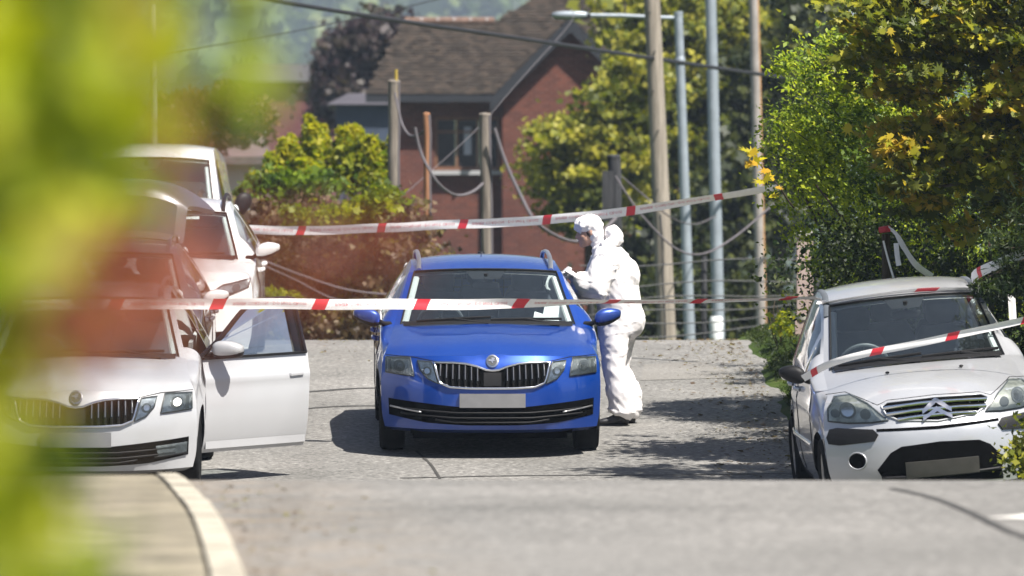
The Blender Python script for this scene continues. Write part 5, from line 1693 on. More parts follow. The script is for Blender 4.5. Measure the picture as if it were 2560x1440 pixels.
for A3, cu in ((LA, .75), (RA, .6)):
    g = MB(); dr = (A3[2] - A3[1]).normalized()
    hand(g, A3[2] + dr * .015, dr, Vector((.1, -1 if A3 is LA else 1, .25)), 1.05, cu)
    organic(g, 'hand', M['glove'], .0042, 2)
for L3 in (LL, RL):
    a = L3[2].copy(); a.z = 0
    s_ = MB()
    prof = [(.075, .034, .055), (.03, .038, .060), (-.03, .036, .05), (-.09, .043, .036), (-.15, .045, .028), (-.185, .034, .022)]
    s_.tube([a + Vector((x, -.10 * abs(x) if x < 0 else 0, zc + .012)) for x, wd, zc in prof], [(zc, wd) for x, wd, zc in prof], 14)
    s_.tube([a + Vector((.0, 0, .05)), a + Vector((0, 0, .14))], [.05, .05], 10)
    so = organic(s_, 'shoe', M['shoe'], .009, 2)
    so.data.update()
    mz = min(v.co.z for v in so.data.vertices)
    for v in so.data.vertices: v.co.z -= mz * 1.0

# ------------------------------------------------------------------ cordon tape
def tape(name, pts, width, label, stripe0, pitch, sw=.10, text=True, twist=None, group='red and white cordon tapes', droop=0.0, loose=False):
    """pts: world points; white ribbon with red bars and, between them, lettering"""
    q, _ = spline([Vector(p) for p in pts], 40)
    q = [Vector(p) for p in q]
    dist = [0]
    for i in range(1, len(q)): dist.append(dist[-1] + (q[i] - q[i - 1]).length)
    Lt = dist[-1]
    arr = np.array([[p.x, p.y, p.z] for p in q])
    def at_(s_):
        return Vector([np.interp(s_, dist, arr[:, k]) for k in range(3)])
    def frame(s_):
        t = (at_(min(Lt, s_ + .05)) - at_(max(0, s_ - .05))).normalized()
        u = Vector((0, 0, 1)); u = (u - t * u.dot(t)).normalized()
        n = t.cross(u)
        if n.y > 0: n = -n
        tw = twist(s_ / Lt) if twist else 0
        tw += .10 * noise.noise((s_ * .8, width * 50, 1))
        return t, u * math.cos(tw) + n * math.sin(tw), n * math.cos(tw) - u * math.sin(tw)
    c0 = q[0].copy()
    def pt(s_, v, off):
        t, u, n = frame(s_)
        p = at_(s_) + Vector((0, 0, .006 * noise.noise((s_ * 2.1, width, 4))))
        return p + u * (v * width) + n * (off + .004 * math.sin(v * 5 + s_ * 3)) - c0
    root = None
    def ribbon(nm, s0, s1, slant, off, matl, par, nv=4, thick=.0):
        ns = max(2, int((s1 - s0) / .04))
        vs_ = []; fs = []
        for i in range(ns + 1):
            for j in range(nv + 1):
                v = -.5 + j / nv
                vs_.append(pt(min(Lt, max(0, lerp(s0, s1, i / ns) + slant * v)), v, off))
        for i in range(ns):
            for j in range(nv):
                a = i * (nv + 1) + j
                fs.append((a, a + 1, a + nv + 2, a + nv + 1))
        return mesh(nm, vs_, fs, matl, par, True)
    root = ribbon(name, 0, Lt, 0, 0, M['tape'], None)
    root.location = c0
    props(root, label, 'tape', group)
    s_ = stripe0
    cu = None
    while s_ < Lt:
        for side in ((.0018, -.0018)):
            ribbon('red_bar', s_, min(Lt, s_ + sw), .035, side, M['tape_red'], root)
        if text and s_ + pitch < Lt and s_ > 0:
            if cu is None:
                cd = bpy.data.curves.new('txt', 'FONT'); cd.body = 'INNER CORDON - DO NOT CROSS'; cd.size = 1; cd.resolution_u = 1
                co = bpy.data.objects.new('txt', cd); COL.objects.link(co)
                bpy.context.view_layer.update()
                cu = eval_mesh(co); bpy.data.objects.remove(co)
                tv = np.array([v.co[:] for v in cu.vertices]); tf = [tuple(p.vertices) for p in cu.polygons]
                x0_, x1_ = tv[:, 0].min(), tv[:, 0].max()
            a0, a1 = s_ + sw + .06, s_ + pitch - .05
            vs2 = []
            for x, y_, z_ in tv:
                u_ = a0 + (x - x0_) / (x1_ - x0_) * (a1 - a0)
                # the tape hangs upside down: the lettering is seen from behind, top edge down
                vs2.append(pt(u_, .17 - (y_ * .40), .0025))
            mesh('lettering', vs2, tf, M['tape_ink'], root)
        s_ += pitch
    return root
tape('cordon_tape', [P(470, 566, 63.4), P(575, 573, 63.2), P(800, 576, 62.6), P(1110, 562, 61.7), P(1330, 552, 61.1), P(1540, 532, 60.5), P(1745, 500, 60.0), P(1955, 468, 59.4)], .088,
     'long upper cordon tape stretched from the van side to the hedge, above the blue car', .30, 1.0, twist=lambda u: .95 * smooth01((u - .62) / .3))
hm_ = Matrix.Translation(ha.root.location) @ ha.root.rotation_euler.to_matrix().to_4x4()
def onha(row, t, up_=.012):
    return hm_ @ (ha.strip_point(ha.rows[row], t) + Vector((0, -.012, up_)))
wt_ = ha.ix['wtop'] + 1
tape('cordon_tape', [P(-60, 764, 45.5), P(170, 762, 45.6), P(420, 760, 45.7), P(800, 760, 45.8), P(1060, 761, 45.9), P(1320, 758, 46.1), P(1460, 756, 46.3), P(1650, 754, 46.6), P(1850, 750, 46.9), P(2035, 745, 47.1), onha(wt_, -1.02, .02)], .078,
     'lower cordon tape running level across the blue windscreen to the hatchback roof', .22, .745, twist=lambda u: 1.22 * smooth01((u - .50) / .22))
tape('cordon_tape', [onha(wt_, t, .016) for t in (-1.0, -.8, -.5, -.2, .1, .4, .7, .98)], .05, 'strip of cordon tape lying along the front edge of the hatchback roof', .70, .9, sw=.17, text=False, twist=lambda u: 1.15)
mp_ = hm_ @ Vector((-.86, 1.02, 1.0))
tape('cordon_tape', [mp_, P(2090, 904, 45.62), P(2260, 866, 45.55), P(2430, 829, 45.5), P(2560, 800, 45.45), P(2660, 778, 45.4)], .052, 'cordon tape sloping up across the hatchback windscreen from its mirror', .12, .56, sw=.09, text=False, twist=lambda u: .35)
tape('cordon_tape', [hm_ @ Vector((.56, 2.05, 1.475)), P(2440, 686, 46.9), P(2520, 650, 46.6), P(2620, 612, 46.4)], .075, 'short cordon tape rising from the hatchback roof into the dark branches', .18, .75, sw=.05, text=False, twist=lambda u: .3)
# stake before the hedge with knotted tape and its loose ends
sp_ = P(2218, 700, 50.3)
e = empty('wooden_stake', (sp_.x, 50.3, gz1(50.3) + .1), 'dark wooden stake in front of the hedge, behind the hatchback roof', 'stake')
MB().tube([(0, 0, 0), (-.01, 0, P(0, 585, 50.3).z - gz1(50.3) - .1)], .035, 8).build('shaft', M['bark'], e)
kn = P(2212, 573, 50.2)
o = MB().tube([Vector((-.045, -.03, -.008)), Vector((0, -.05, 0)), Vector((.04, -.03, .004))], (.026, .02), 8).build('tape_knot', M['tape_red'], None)
o.location = kn; props(o, 'red knot of tape tied round the dark stake', 'tape knot', 'red and white cordon tapes')
tape('cordon_tape', [P(2222, 570, 50.15), P(2240, 585, 50.1), P(2262, 622, 50.1), P(2290, 662, 50.1), P(2330, 692, 50.2)], .05, 'slack dull tape end slanting down from the stake to the hatchback roof', 9, 9, text=False, twist=lambda u: .5)
tape('cordon_tape', [P(2208, 602, 50.1), P(2218, 640, 50.1), P(2228, 675, 50.1), P(2236, 700, 50.1)], .016, 'thin twisted tape end hanging straight down by the stake', 9, 9, text=False)
tape('cordon_tape', [P(2240, 608, 50.0), P(2243, 640, 50.0), P(2247, 664, 50.0)], .045, 'short flapping tape end right of the stake', 9, 9, text=False, twist=lambda u: .4)
tape('cordon_tape', [P(2528, 728, 47.6), P(2530, 760, 47.6), P(2533, 812, 47.6)], .055, 'piece of tape hanging beside the right pillar of the hatchback', 9, 9, text=False)
# ------------------------------------------------------------------ vegetation
def shape_leaf(kind):
    if kind == 'oval': return [(0, 0), (.5, -.30), (1, 0), (.5, .30)]
    if kind == 'long': return [(0, 0), (.45, -.10), (1, 0), (.45, .10)]
    if kind == 'maple':
        pts = []
        tips = [(-125, .55), (-72, .85), (-35, .95), (0, 1.0), (35, .95), (72, .85), (125, .55)]
        for k, (a, r) in enumerate(tips):
            pts.append((.45 + .62 * r * math.cos(R(a)), .62 * r * math.sin(R(a))))
            if k < len(tips) - 1:
                m_ = (a + tips[k + 1][0]) / 2
                pts.append((.45 + .24 * math.cos(R(m_)), .24 * math.sin(R(m_))))
        return [(0.05, 0)] + pts
    if kind == 'ragged': return [(0, -.1), (.3, -.5), (.5, -.2), (.95, -.42), (.8, 0), (1, .35), (.55, .2), (.25, .5), (.1, .15)]

def unit(n): 
    v = rng.normal(size=(n, 3)); return v / np.linalg.norm(v, axis=1)[:, None]

def leaf_cloud(name, pts, size, matl, parent=None, kind='oval', up=.5, var=.35, rnd=None, loc=(0, 0, 0), stuff=True, fold=.15, face=None):
    """one mesh of many separate leaf blades"""
    n = len(pts)
    sh = np.array(shape_leaf(kind)); m_ = len(sh)
    sh = sh - np.array([.5, 0])
    N = unit(n) + np.array([0, 0, up])
    if face is not None: N = N + np.array(face)
    N /= np.linalg.norm(N, axis=1)[:, None]
    T = unit(n); T -= N * np.sum(T * N, 1)[:, None]; T /= np.maximum(1e-6, np.linalg.norm(T, axis=1))[:, None]
    B = np.cross(N, T)
    s_ = size * np.exp(rng.normal(0, var, n))
    V = (pts - np.array(loc))[:, None, :] + s_[:, None, None] * (sh[None, :, 0, None] * T[:, None, :] + sh[None, :, 1, None] * B[:, None, :] + (fold * np.abs(sh[None, :, 1, None]) - .12 * sh[None, :, 0, None] ** 2) * N[:, None, :])
    V = V.reshape(-1, 3).astype(np.float32)
    me = bpy.data.meshes.new(name)
    me.vertices.add(len(V)); me.vertices.foreach_set('co', V.ravel())
    me.loops.add(n * m_); me.loops.foreach_set('vertex_index', np.arange(n * m_, dtype=np.int32))
    me.polygons.add(n); me.polygons.foreach_set('loop_start', (np.arange(n) * m_).astype(np.int32))
    me.materials.append(matl)
    at = me.attributes.new('rnd', 'FLOAT', 'FACE')
    r = rng.random(n) if rnd is None else rnd
    at.data.foreach_set('value', np.clip(r, 0, 1).astype(np.float32))
    me.update(calc_edges=True)
    o = link(bpy.data.objects.new(name, me), parent)
    if stuff: o['kind'] = 'stuff'
    return o

def clumps(center, radii, nc, nl, cr, shell=.75, flat=.6, hole=.35, seed=0, lean=0.0):
    """leaf points: nl leaves in nc clumps spread over an ellipsoid, denser to the outside, with gaps; returns points and a tint per clump"""
    r = np.random.default_rng(seed)
    d = r.normal(size=(nc * 3, 3)); d /= np.linalg.norm(d, axis=1)[:, None]
    rad = shell + (1 - shell) * r.random(nc * 3)
    inner = r.random(nc * 3) < .3
    rad[inner] *= r.random(inner.sum()) ** .4
    C = d * rad[:, None]
    keep = []
    for i in range(len(C)):
        if noise.noise((C[i, 0] * 2.3 + seed, C[i, 1] * 2.3, C[i, 2] * 2.3)) > -hole * .5 - .1 * r.random(): keep.append(i)
        if len(keep) == nc: break
    C = C[keep] * np.array(radii) * (1 + .12 * r.normal(size=(len(keep), 1))) + np.array(center)
    k = r.integers(0, len(C), nl)
    sz = cr * np.exp(r.normal(0, .3, len(C)))
    p = C[k] + r.normal(size=(nl, 3)) * sz[k][:, None] * np.array([1, 1, flat])
    p[:, 1] -= lean * (p[:, 2] - center[2])
    tint = np.clip(.45 + .28 * r.normal(size=len(C)), 0, 1)
    return p, np.clip(tint[k] + .22 * r.normal(size=nl), 0, 1), C

def branch_mb(mb, a, b_, r0, r1, bend=.15, n=7, seed=0):
    a, b_ = Vector(a), Vector(b_); r = random.Random(seed)
    L_ = (b_ - a).length
    o1 = Vector((r.uniform(-1, 1), r.uniform(-1, 1), r.uniform(-.3, .6))) * L_ * bend
    pts = [a.lerp(b_, u) + o1 * math.sin(math.pi * u) + Vector((noise.noise((u * 4, seed, 0)), noise.noise((u * 4, seed, 3)), 0)) * L_ * .03 for u in np.linspace(0, 1, n)]
    mb.tube(pts, [lerp(r0, r1, u) for u in np.linspace(0, 1, n)], 7)
    return pts

def tree(name, base, label, cat, crowns, trunk_r, matl, size, kind='oval', group=None, limbs=9, up=.5, var=.35, seed=1, trunk_m='bark', rbias=0.0, lean=0.35, flat=.5):
    """trunk, limbs and a crown of leaf clumps; crowns: (center, radii, clumps, leaves, clump radius)"""
    e = empty(name, base, label, cat, group); base = Vector(base)
    P_, R_, C_ = [], [], []
    for i, (c, rd, nc, nl, cr) in enumerate(crowns):
        p, t, C = clumps(c, rd, nc, nl, cr, seed=seed + i, lean=lean, flat=flat)
        P_.append(p); R_.append(t); C_.append(C)
    P_ = np.concatenate(P_); R_ = np.concatenate(R_); C_ = np.concatenate(C_)
    leaf_cloud('crown', P_, size, matl, e, kind, up, var, np.clip(R_ + rbias, 0, 1), base, face=(.45, -.5, .15))
    c0 = Vector(crowns[0][0]) - base
    fork = Vector((c0.x * .55, c0.y * .55, max(.25, c0.z - crowns[0][1][2] * .55)))
    mb = MB(); branch_mb(mb, (0, 0, -.1), fork, trunk_r, trunk_r * .62, .05, 9, seed)
    mb.build('trunk', M[trunk_m], e, True, None)
    for k in range(limbs):
        t = C_[(k * 37) % len(C_)]
        mb = MB(); branch_mb(mb, fork.lerp(Vector((0, 0, 0)), .12 * (k % 3)), Vector(t) - base, trunk_r * .38, trunk_r * .08, .12, 8, seed * 20 + k)
        mb.build('limb', M[trunk_m], e, True, None)
    return e, P_, C_

def gbase(x, y, dz=.1): return (x, y, gz1(y) + dz)

# maple over the hatchback
mc = Vector((4.35, 49.5, CAMZ + 1.62))
e, mp_pts, mC = tree('maple_tree', gbase(5.0, 50.0, .25), 'maple tree with yellow green star shaped leaves overhanging the silver hatchback', 'tree',
    [(tuple(mc), (1.72, 1.1, 1.12), 200, 20000, .13), ((3.35, 49.2, CAMZ + 1.12), (.66, .5, .58), 30, 2400, .11), ((3.2, 49.4, CAMZ + 2.1), (.78, .8, .5), 40, 3400, .12), ((3.9, 46.7, CAMZ + 3.75), (.85, .75, .35), 34, 2600, .12)],  # last crown lump is out of view, added for its shadow on the road
    .12, M['leaf_maple'], .078, 'maple', limbs=14, up=.9, seed=3, rbias=.12, lean=.25, flat=.40)
# the leaves that show largest are leaf objects of their own, sharing one mesh
def lone_leaves(parent, base, pts, size, matl, kind, n, tints, name='leaf', up=.5, face=(0, -.8, 0)):
    meshes = []
    for t in tints:
        o = leaf_cloud('leaf', np.array([[0, 0, 0.]]), 1.0, matl, None, kind, 5, 0, np.array([t]), stuff=False)
        meshes.append(o.data); bpy.data.objects.remove(o)
    for i in range(n):
        p = Vector(pts[i])
        o = bpy.data.objects.new(name, meshes[i % len(meshes)])
        nrm = Vector((random.gauss(0, .5) + face[0], random.gauss(0, .5) + face[1], random.gauss(0, .5) + up)).normalized()
        q = nrm.to_track_quat('Z', 'Y') @ Matrix.Rotation(random.uniform(0, 6.28), 3, 'Z').to_quaternion()
        o.rotation_mode = 'QUATERNION'; o.rotation_quaternion = q
        s_ = size * random.uniform(.75, 1.3); o.scale = (s_, s_, s_)
        o.location = p - Vector(base)
        link(o, parent)
fr = mp_pts[(mp_pts[:, 1] < 49.2) & (mp_pts[:, 0] < 4.2) & (mp_pts[:, 2] < CAMZ + 2.35)]
fr = fr[rng.permutation(len(fr))[:300]] - np.array([0, .04, 0])
lone_leaves(e, e.location, fr, .085, M['leaf_maple'], 'maple', len(fr), (.15, .4, .6, .75, .88, .97), up=.6)

# tall clipped hedge behind it
e = empty('privet_hedge', gbase(3.6, 53.5), 'tall bright green privet hedge behind the maple, where the upper tape ends', 'hedge')
o = Vector(e.location)
P_, R_ = [], []
for i, (c, rd, nc, nl, cr) in enumerate([((3.62, 53.6, CAMZ + 1.15), (1.30, 1.6, 1.18), 280, 46000, .10), ((2.95, 53.6, CAMZ + 1.5), (.62, 1.1, .72), 80, 20000, .09), ((3.9, 53.6, CAMZ + .1), (1.3, 1.6, .95), 150, 16000, .12), ((3.35, 58.3, CAMZ + .8), (.60, 1.6, .95), 70, 9000, .11), ((3.75, 58.0, CAMZ + .0), (.75, 1.6, .75), 60, 6000, .11)]):
    p, t, C = clumps(c, rd, nc, nl, cr, shell=.85, hole=.15, flat=.8, seed=40 + i, lean=.55)
    P_.append(p); R_.append(t)
    if i == 0: hC = C
P_ = np.concatenate(P_); R_ = np.concatenate(R_)
leaf_cloud('foliage', P_, .039, M['leaf_hedge'], e, 'oval', .8, .3, R_ + .08, o, face=(.55, -.6, .2))
for k in range(16):
    mb = MB(); branch_mb(mb, (random.uniform(-.8, .8), random.uniform(-.8, .8), -.1), Vector(hC[k * 5]) - o, .03, .008, .06, 7, 200 + k); mb.build('stem', M['bark'], e, True, None)
# long whips that stick out of the hedge on the left
for k, (px, py, l) in enumerate(((1945, 300, .3), (1955, 365, .35), (1990, 225, .35), (2040, 150, .3), (1960, 420, .25), (2075, 95, .3), (2020, 260, .35))):
    tip = P(px - 12, py - 10, 52.6); root_ = P(px + 110, py + 70, 53.4)
    mb = MB(); pts = branch_mb(mb, root_ - o, tip - o, .006, .002, .08, 7, 300 + k); mb.build('stem', M['bark'], e, True, None)
    q = np.array([np.array(pts[2].lerp(pts[-1], u) + o) for u in np.linspace(0, 1, 34)]) + rng.normal(0, .022, (34, 3))
    leaf_cloud('foliage', q, .042, M['leaf_hedge'], e, 'oval', .5, .25, rng.random(34) * .4 + .6, o)

# golden maple sprig that reaches out left of the hedge
s0 = P(1985, 520, 51.6)
e = empty('golden_sprig', s0, 'thin sprig of golden and orange leaves sticking out left of the hedge', 'sprig')
mb = MB(); pts = branch_mb(mb, (0, 0, 0), P(1862, 372, 51.2) - s0, .008, .003, .05, 9, 77); mb.build('twig', M['bark'], e, True, None)
sp = [P(px, py, 51.15 + random.uniform(-.05, .05)) for px, py in ((1862, 376), (1880, 380), (1884, 383), (1880, 408), (1893, 402), (1905, 398), (1872, 412), (1912, 428), (1918, 447), (1899, 455), (1925, 440), (1948, 470), (1935, 490))]
lone_leaves(e, s0, sp, .105, M['leaf_gold'], 'maple', len(sp), (.1, .4, .7, .9), up=.7, face=(.1, -.7, 0))

# dark evergreen hedge in the shade behind the hatchback
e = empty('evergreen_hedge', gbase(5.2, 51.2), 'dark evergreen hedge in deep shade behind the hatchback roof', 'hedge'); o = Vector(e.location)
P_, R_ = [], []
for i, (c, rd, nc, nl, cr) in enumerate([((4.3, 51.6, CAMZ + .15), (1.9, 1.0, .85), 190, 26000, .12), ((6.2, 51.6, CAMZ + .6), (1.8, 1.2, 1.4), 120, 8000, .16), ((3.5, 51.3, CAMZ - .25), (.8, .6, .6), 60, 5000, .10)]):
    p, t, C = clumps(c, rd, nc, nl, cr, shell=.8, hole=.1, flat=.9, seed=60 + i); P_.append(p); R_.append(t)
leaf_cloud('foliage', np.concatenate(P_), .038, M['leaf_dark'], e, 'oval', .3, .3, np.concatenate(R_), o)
for k in range(5):
    mb = MB(); branch_mb(mb, (-1.2 + k * .6, 0, -.2), (-1.3 + k * .7, .1, 1.6), .04, .012, .05, 7, 400 + k); mb.build('stem', M['bark'], e, True, None)

# yew branch that hangs in from the right, in front of the hatchback roof
e = empty('yew_tree', gbase(5.2, 47.0, .3), 'dark yew with narrow leaves hanging over the right pillar of the hatchback', 'tree'); o = Vector(e.location)
P_, R_ = [], []
for i, (c, rd, nc, nl, cr) in enumerate([(tuple(P(2570, 650, 46.5)), (.36, .3, .22), 34, 2600, .05), (tuple(P(2500, 722, 46.35)), (.20, .15, .07), 16, 800, .035), (tuple(P(2462, 716, 46.35)), (.10, .1, .05), 8, 200, .03), (tuple(P(2670, 600, 46.6)), (.5, .5, .6), 60, 4200, .07), ((5.3, 47.0, CAMZ - .6), (.6, .5, .9), 60, 3600, .08)]):
    p, t, C = clumps(c, rd, nc, nl, cr, shell=.6, hole=.3, flat=.7, seed=80 + i); P_.append(p); R_.append(t)
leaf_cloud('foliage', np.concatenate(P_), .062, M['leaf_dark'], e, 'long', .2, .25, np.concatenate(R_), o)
mb = MB(); branch_mb(mb, (0, 0, -.2), (-.05, 0, 2.4), .09, .05, .03, 8, 501); mb.build('trunk', M['bark'], e, True, None)
for k, (px, py) in enumerate(((2440, 725), (2470, 690), (2520, 620), (2450, 705))):
    mb = MB(); branch_mb(mb, (-.04, 0, 1.1 + .25 * k), P(px, py, 46.4) - o, .03, .004, .08, 8, 510 + k); mb.build('limb', M['bark'], e, True, None)
# low bush at the right edge by the bumper
e = empty('low_bush', gbase(3.75, 43.9, .1), 'low brownish bush by the right end of the hatchback bumper', 'bush'); o = Vector(e.location)
p, t, C = clumps(tuple(P(2590, 1140, 43.9)), (.16, .3, .30), 26, 1500, .06, seed=95)
leaf_cloud('foliage', p, .045, M['leaf_olive'], e, 'oval', .4, .3, t, o)
mb = MB(); branch_mb(mb, (0, 0, -.1), (.02, 0, .4), .02, .006, .1, 6, 96); mb.build('stem', M['bark'], e, True, None)

# yellow shrub by the stone gate post
e = empty('yellow_shrub', gbase(2.62, 61.0, .1), 'small yellow green shrub at the foot of the short gate post', 'shrub'); o = Vector(e.location)
p = np.concatenate([np.array([P(px, py, 60.9) for px, py in zip(rng.uniform(1938, 1990, 260), rng.uniform(785, 845, 260))])]); p = p[(p[:, 0] - P(1935, 0, 60.9).x) * 1.0 + .02 > (p[:, 2] - P(0, 845, 60.9).z) * .55 - .02] + rng.normal(0, .03, (1, 3))
p[:, 1] += rng.normal(0, .1, len(p))
leaf_cloud('foliage', p, .045, M['leaf_yellow'], e, 'oval', .5, .3, None, o)
mb = MB()
for k in range(4): branch_mb(mb, (0, 0, -.1), (random.uniform(-.12, .1), 0, .28 + .05 * k), .008, .003, .1, 6, 120 + k)
mb.build('stem', M['bark'], e, True, None)

# grass on the verge: blades, nobody could count them
n = 26000
gx = 2.42 + rng.random(n) ** 1.6 * 3.2; gy = rng.uniform(46, 66, n)
gxyz = np.stack([gx, gy, np.array([verge_z(a, b_) for a, b_ in zip(gx, gy)]) + .02], 1)
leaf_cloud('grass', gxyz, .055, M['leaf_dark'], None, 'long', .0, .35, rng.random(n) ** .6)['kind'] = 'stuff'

# ---- trees beyond the far crest
def spread(pxs, pys, d, rx, rz, ry, nc, nl, cr):
    return [(tuple(P(px, py, d)), (rx, ry, rz), nc, nl, cr) for px, py in zip(pxs, pys)]
tree('olive_tree', gbase(1.6, 112), 'loose olive yellow tree in front of the brick gable', 'tree',
    spread((1480, 1590, 1400, 1455, 1540), (330, 250, 395, 500, 430), 112, .55, .75, .8, 40, 4200, .15), .12, M['leaf_olive'], .095, 'ragged', 'trees beyond the crest', seed=21, up=.45, rbias=.20)
tree('olive_tree', gbase(2.9, 121), 'tall olive green tree behind the wooden telegraph pole and the lamps', 'tree',
    spread((1660, 1770, 1690, 1850, 1680, 1780), (270, 110, 430, 180, 130, 330), 121, 1.0, 1.1, 1.2, 54, 5200, .2), .2, M['leaf_olive'], .11, 'ragged', 'trees beyond the crest', seed=31, up=.45, rbias=.10)
tree('olive_tree', gbase(3.6, 131), 'hazy tree rising behind the others above the lamp arm', 'tree',
    spread((1700, 1860, 1960), (20, -30, 90), 131, 1.7, 1.3, 1.6, 56, 3000, .26), .22, M['leaf_olive'], .15, 'ragged', 'trees beyond the crest', seed=36, up=.4, rbias=.0)
tree('dark_tree', gbase(4.9, 116), 'dark green tree between the rusty steel pole and the hedge', 'tree',
    spread((1950, 2060, 1900, 2010), (250, 120, 480, 420), 116, 1.0, 1.3, 1.2, 50, 2900, .2), .2, M['leaf_deep'], .13, 'ragged', 'trees beyond the crest', seed=41, up=.35, rbias=.18)
tree('dark_tree', gbase(3.3, 115), 'dark shaded tree low behind the steel poles', 'tree',
    spread((1660, 1760, 1850, 1610), (600, 660, 560, 720), 115, .95, .9, 1.0, 46, 2500, .19), .16, M['leaf_deep'], .12, 'ragged', 'trees beyond the crest', seed=46, up=.35)
# dark undergrowth along the foot of the trees
e = empty('undergrowth', gbase(3.6, 107), 'dark bramble undergrowth along the crest behind the steel poles', 'undergrowth'); o = Vector(e.location)
P_, R_ = [], []
for i, px in enumerate(range(1560, 2200, 70)):
    p, t, C = clumps(tuple(P(px, 800 - 25 * (i % 3), 107)), (.55, .7, .62), 26, 1700, .15, hole=.1, seed=140 + i); P_.append(p); R_.append(t)
leaf_cloud('foliage', np.concatenate(P_), .10, M['leaf_deep'], e, 'ragged', .3, .3, np.concatenate(R_), o)
mb = MB()
for k in range(8): branch_mb(mb, (-2 + .55 * k, 0, -.3), (-2.1 + .6 * k, .1, 1.2), .02, .006, .1, 6, 160 + k)
mb.build('stem', M['bark'], e, True, None)

# golden shrubs and the dry hedge on the left
def upright(name, px, py0, py1, d, w, nl, matl, size, label, cat, group, seed, stalks=7, rb=0):
    b_ = gbase(P(px, 0, d).x, d, -.05)
    e = empty(name, b_, label, cat, group); o = Vector(b_)
    z0, z1 = P(0, py1, d).z, P(0, py0, d).z
    r = np.random.default_rng(seed); P_ = []; R_ = []
    for k in range(stalks):
        x = o.x + w * (r.random() * 2 - 1); y = d + w * .7 * (r.random() * 2 - 1); h = z1 - (z1 - z0) * .55 * r.random() * (abs(x - o.x) / w + .25)
        n = nl // stalks
        u = r.random(n)
        zz = z0 + (h - z0) * u
        rad = w * .42 * (1 - .75 * u ** 1.5)
        a = r.random(n) * 6.283; q = np.sqrt(r.random(n))
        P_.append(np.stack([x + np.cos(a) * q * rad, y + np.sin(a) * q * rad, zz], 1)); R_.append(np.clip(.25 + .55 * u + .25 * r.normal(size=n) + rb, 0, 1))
        mb = MB(); branch_mb(mb, (random.uniform(-.05, .05), 0, 0), Vector((x, y, h - .05)) - o, .014, .004, .05, 7, seed * 10 + k); mb.build('stem', M['bark'], e, True, None)
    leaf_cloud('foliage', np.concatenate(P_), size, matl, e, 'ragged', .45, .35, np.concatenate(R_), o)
    return e
SG = 'golden shrubs above the dry hedge'
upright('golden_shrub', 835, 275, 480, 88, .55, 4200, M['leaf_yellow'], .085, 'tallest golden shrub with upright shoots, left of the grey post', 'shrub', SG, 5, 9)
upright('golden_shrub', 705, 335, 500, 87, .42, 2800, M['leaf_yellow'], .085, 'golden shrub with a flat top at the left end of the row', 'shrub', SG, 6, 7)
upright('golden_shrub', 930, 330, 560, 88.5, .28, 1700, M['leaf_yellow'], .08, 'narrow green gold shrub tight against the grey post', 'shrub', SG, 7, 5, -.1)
e = empty('green_bush', gbase(-3.6, 84, 0), 'dull green bush below the golden shrubs, right of the van mirror', 'bush'); o = Vector(e.location)
P_, R_ = [], []
for i, (px, py, rx, rz) in enumerate(((640, 500, .35, .25), (700, 470, .4, .22), (790, 470, .4, .2), (610, 540, .3, .22))):
    p, t, C = clumps(tuple(P(px, py, 84)), (rx, .5, rz), 22, 900, .10, hole=.1, seed=170 + i); P_.append(p); R_.append(t)
leaf_cloud('foliage', np.concatenate(P_), .075, M['leaf_hedge'], e, 'ragged', .4, .3, np.concatenate(R_) * .5, o)
mb = MB()
for k in range(4): branch_mb(mb, (0, 0, -.3), (-.3 + .25 * k, 0, 1.9), .025, .008, .1, 6, 180 + k)
mb.build('stem', M['bark'], e, True, None)
e = empty('dry_hedge', gbase(-3.0, 79, 0), 'brown half dead hedge filling the bank left of the blue car', 'hedge'); o = Vector(e.location)
P_, R_ = [], []
for i, px in enumerate(range(500, 1060, 48)):
    for j, py in enumerate((560, 650, 740, 820)):
        p, t, C = clumps(tuple(P(px + 16 * (j % 2), py, 79 - .25 * j)), (.34, .5, .30), 14, 640, .10, hole=.05, seed=190 + i * 5 + j); P_.append(p); R_.append(t)
leaf_cloud('foliage', np.concatenate(P_), .07, M['leaf_brown'], e, 'ragged', .3, .35, np.concatenate(R_), o)
for k in range(34):
    x = -4.2 + .1 * k
    mb = MB(); branch_mb(mb, (x + 3.0, random.uniform(-.5, .3), -.1), (x + 3.0 + random.uniform(-.4, .4), random.uniform(-.6, .2), random.uniform(.7, 1.7)), .012, .004, .15, 7, 800 + k); mb.build('stem', M['bark'], e, True, None)
P_ = []; R_ = []
for i, (px, py, rx) in enumerate(((900, 535, .35), (820, 560, .3), (950, 500, .25), (740, 545, .2))):
    p, t, C = clumps(tuple(P(px, py, 77.8)), (rx, .3, .16), 12, 420, .08, seed=240 + i); P_.append(p); R_.append(t)
leaf_cloud('young_shoots', np.concatenate(P_), .07, M['leaf_yellow'], e, 'ragged', .5, .3, np.concatenate(R_) * .7, o)
e = empty('weed_clump', gbase(P(690, 0, 72).x, 72, 0), 'bright weed clump at the foot of the dry hedge beside the crossover', 'weed'); o = Vector(e.location)
p, t, C = clumps(tuple(P(690, 745, 72)), (.24, .3, .09), 16, 900, .05, seed=260)
leaf_cloud('foliage', p, .05, M['leaf_yellow'], e, 'oval', .5, .3, t * .6, o)
mb = MB()
for k in range(5): branch_mb(mb, (0, 0, -.1), (-.15 + .08 * k, 0, .35), .006, .003, .1, 5, 265 + k)
mb.build('stem', M['bark'], e, True, None)
e = empty('rust_bush', gbase(P(520, 0, 112).x, 112, 0), 'rust coloured bush in front of the pink roof, above the van', 'bush'); o = Vector(e.location)
P_, R_ = [], []
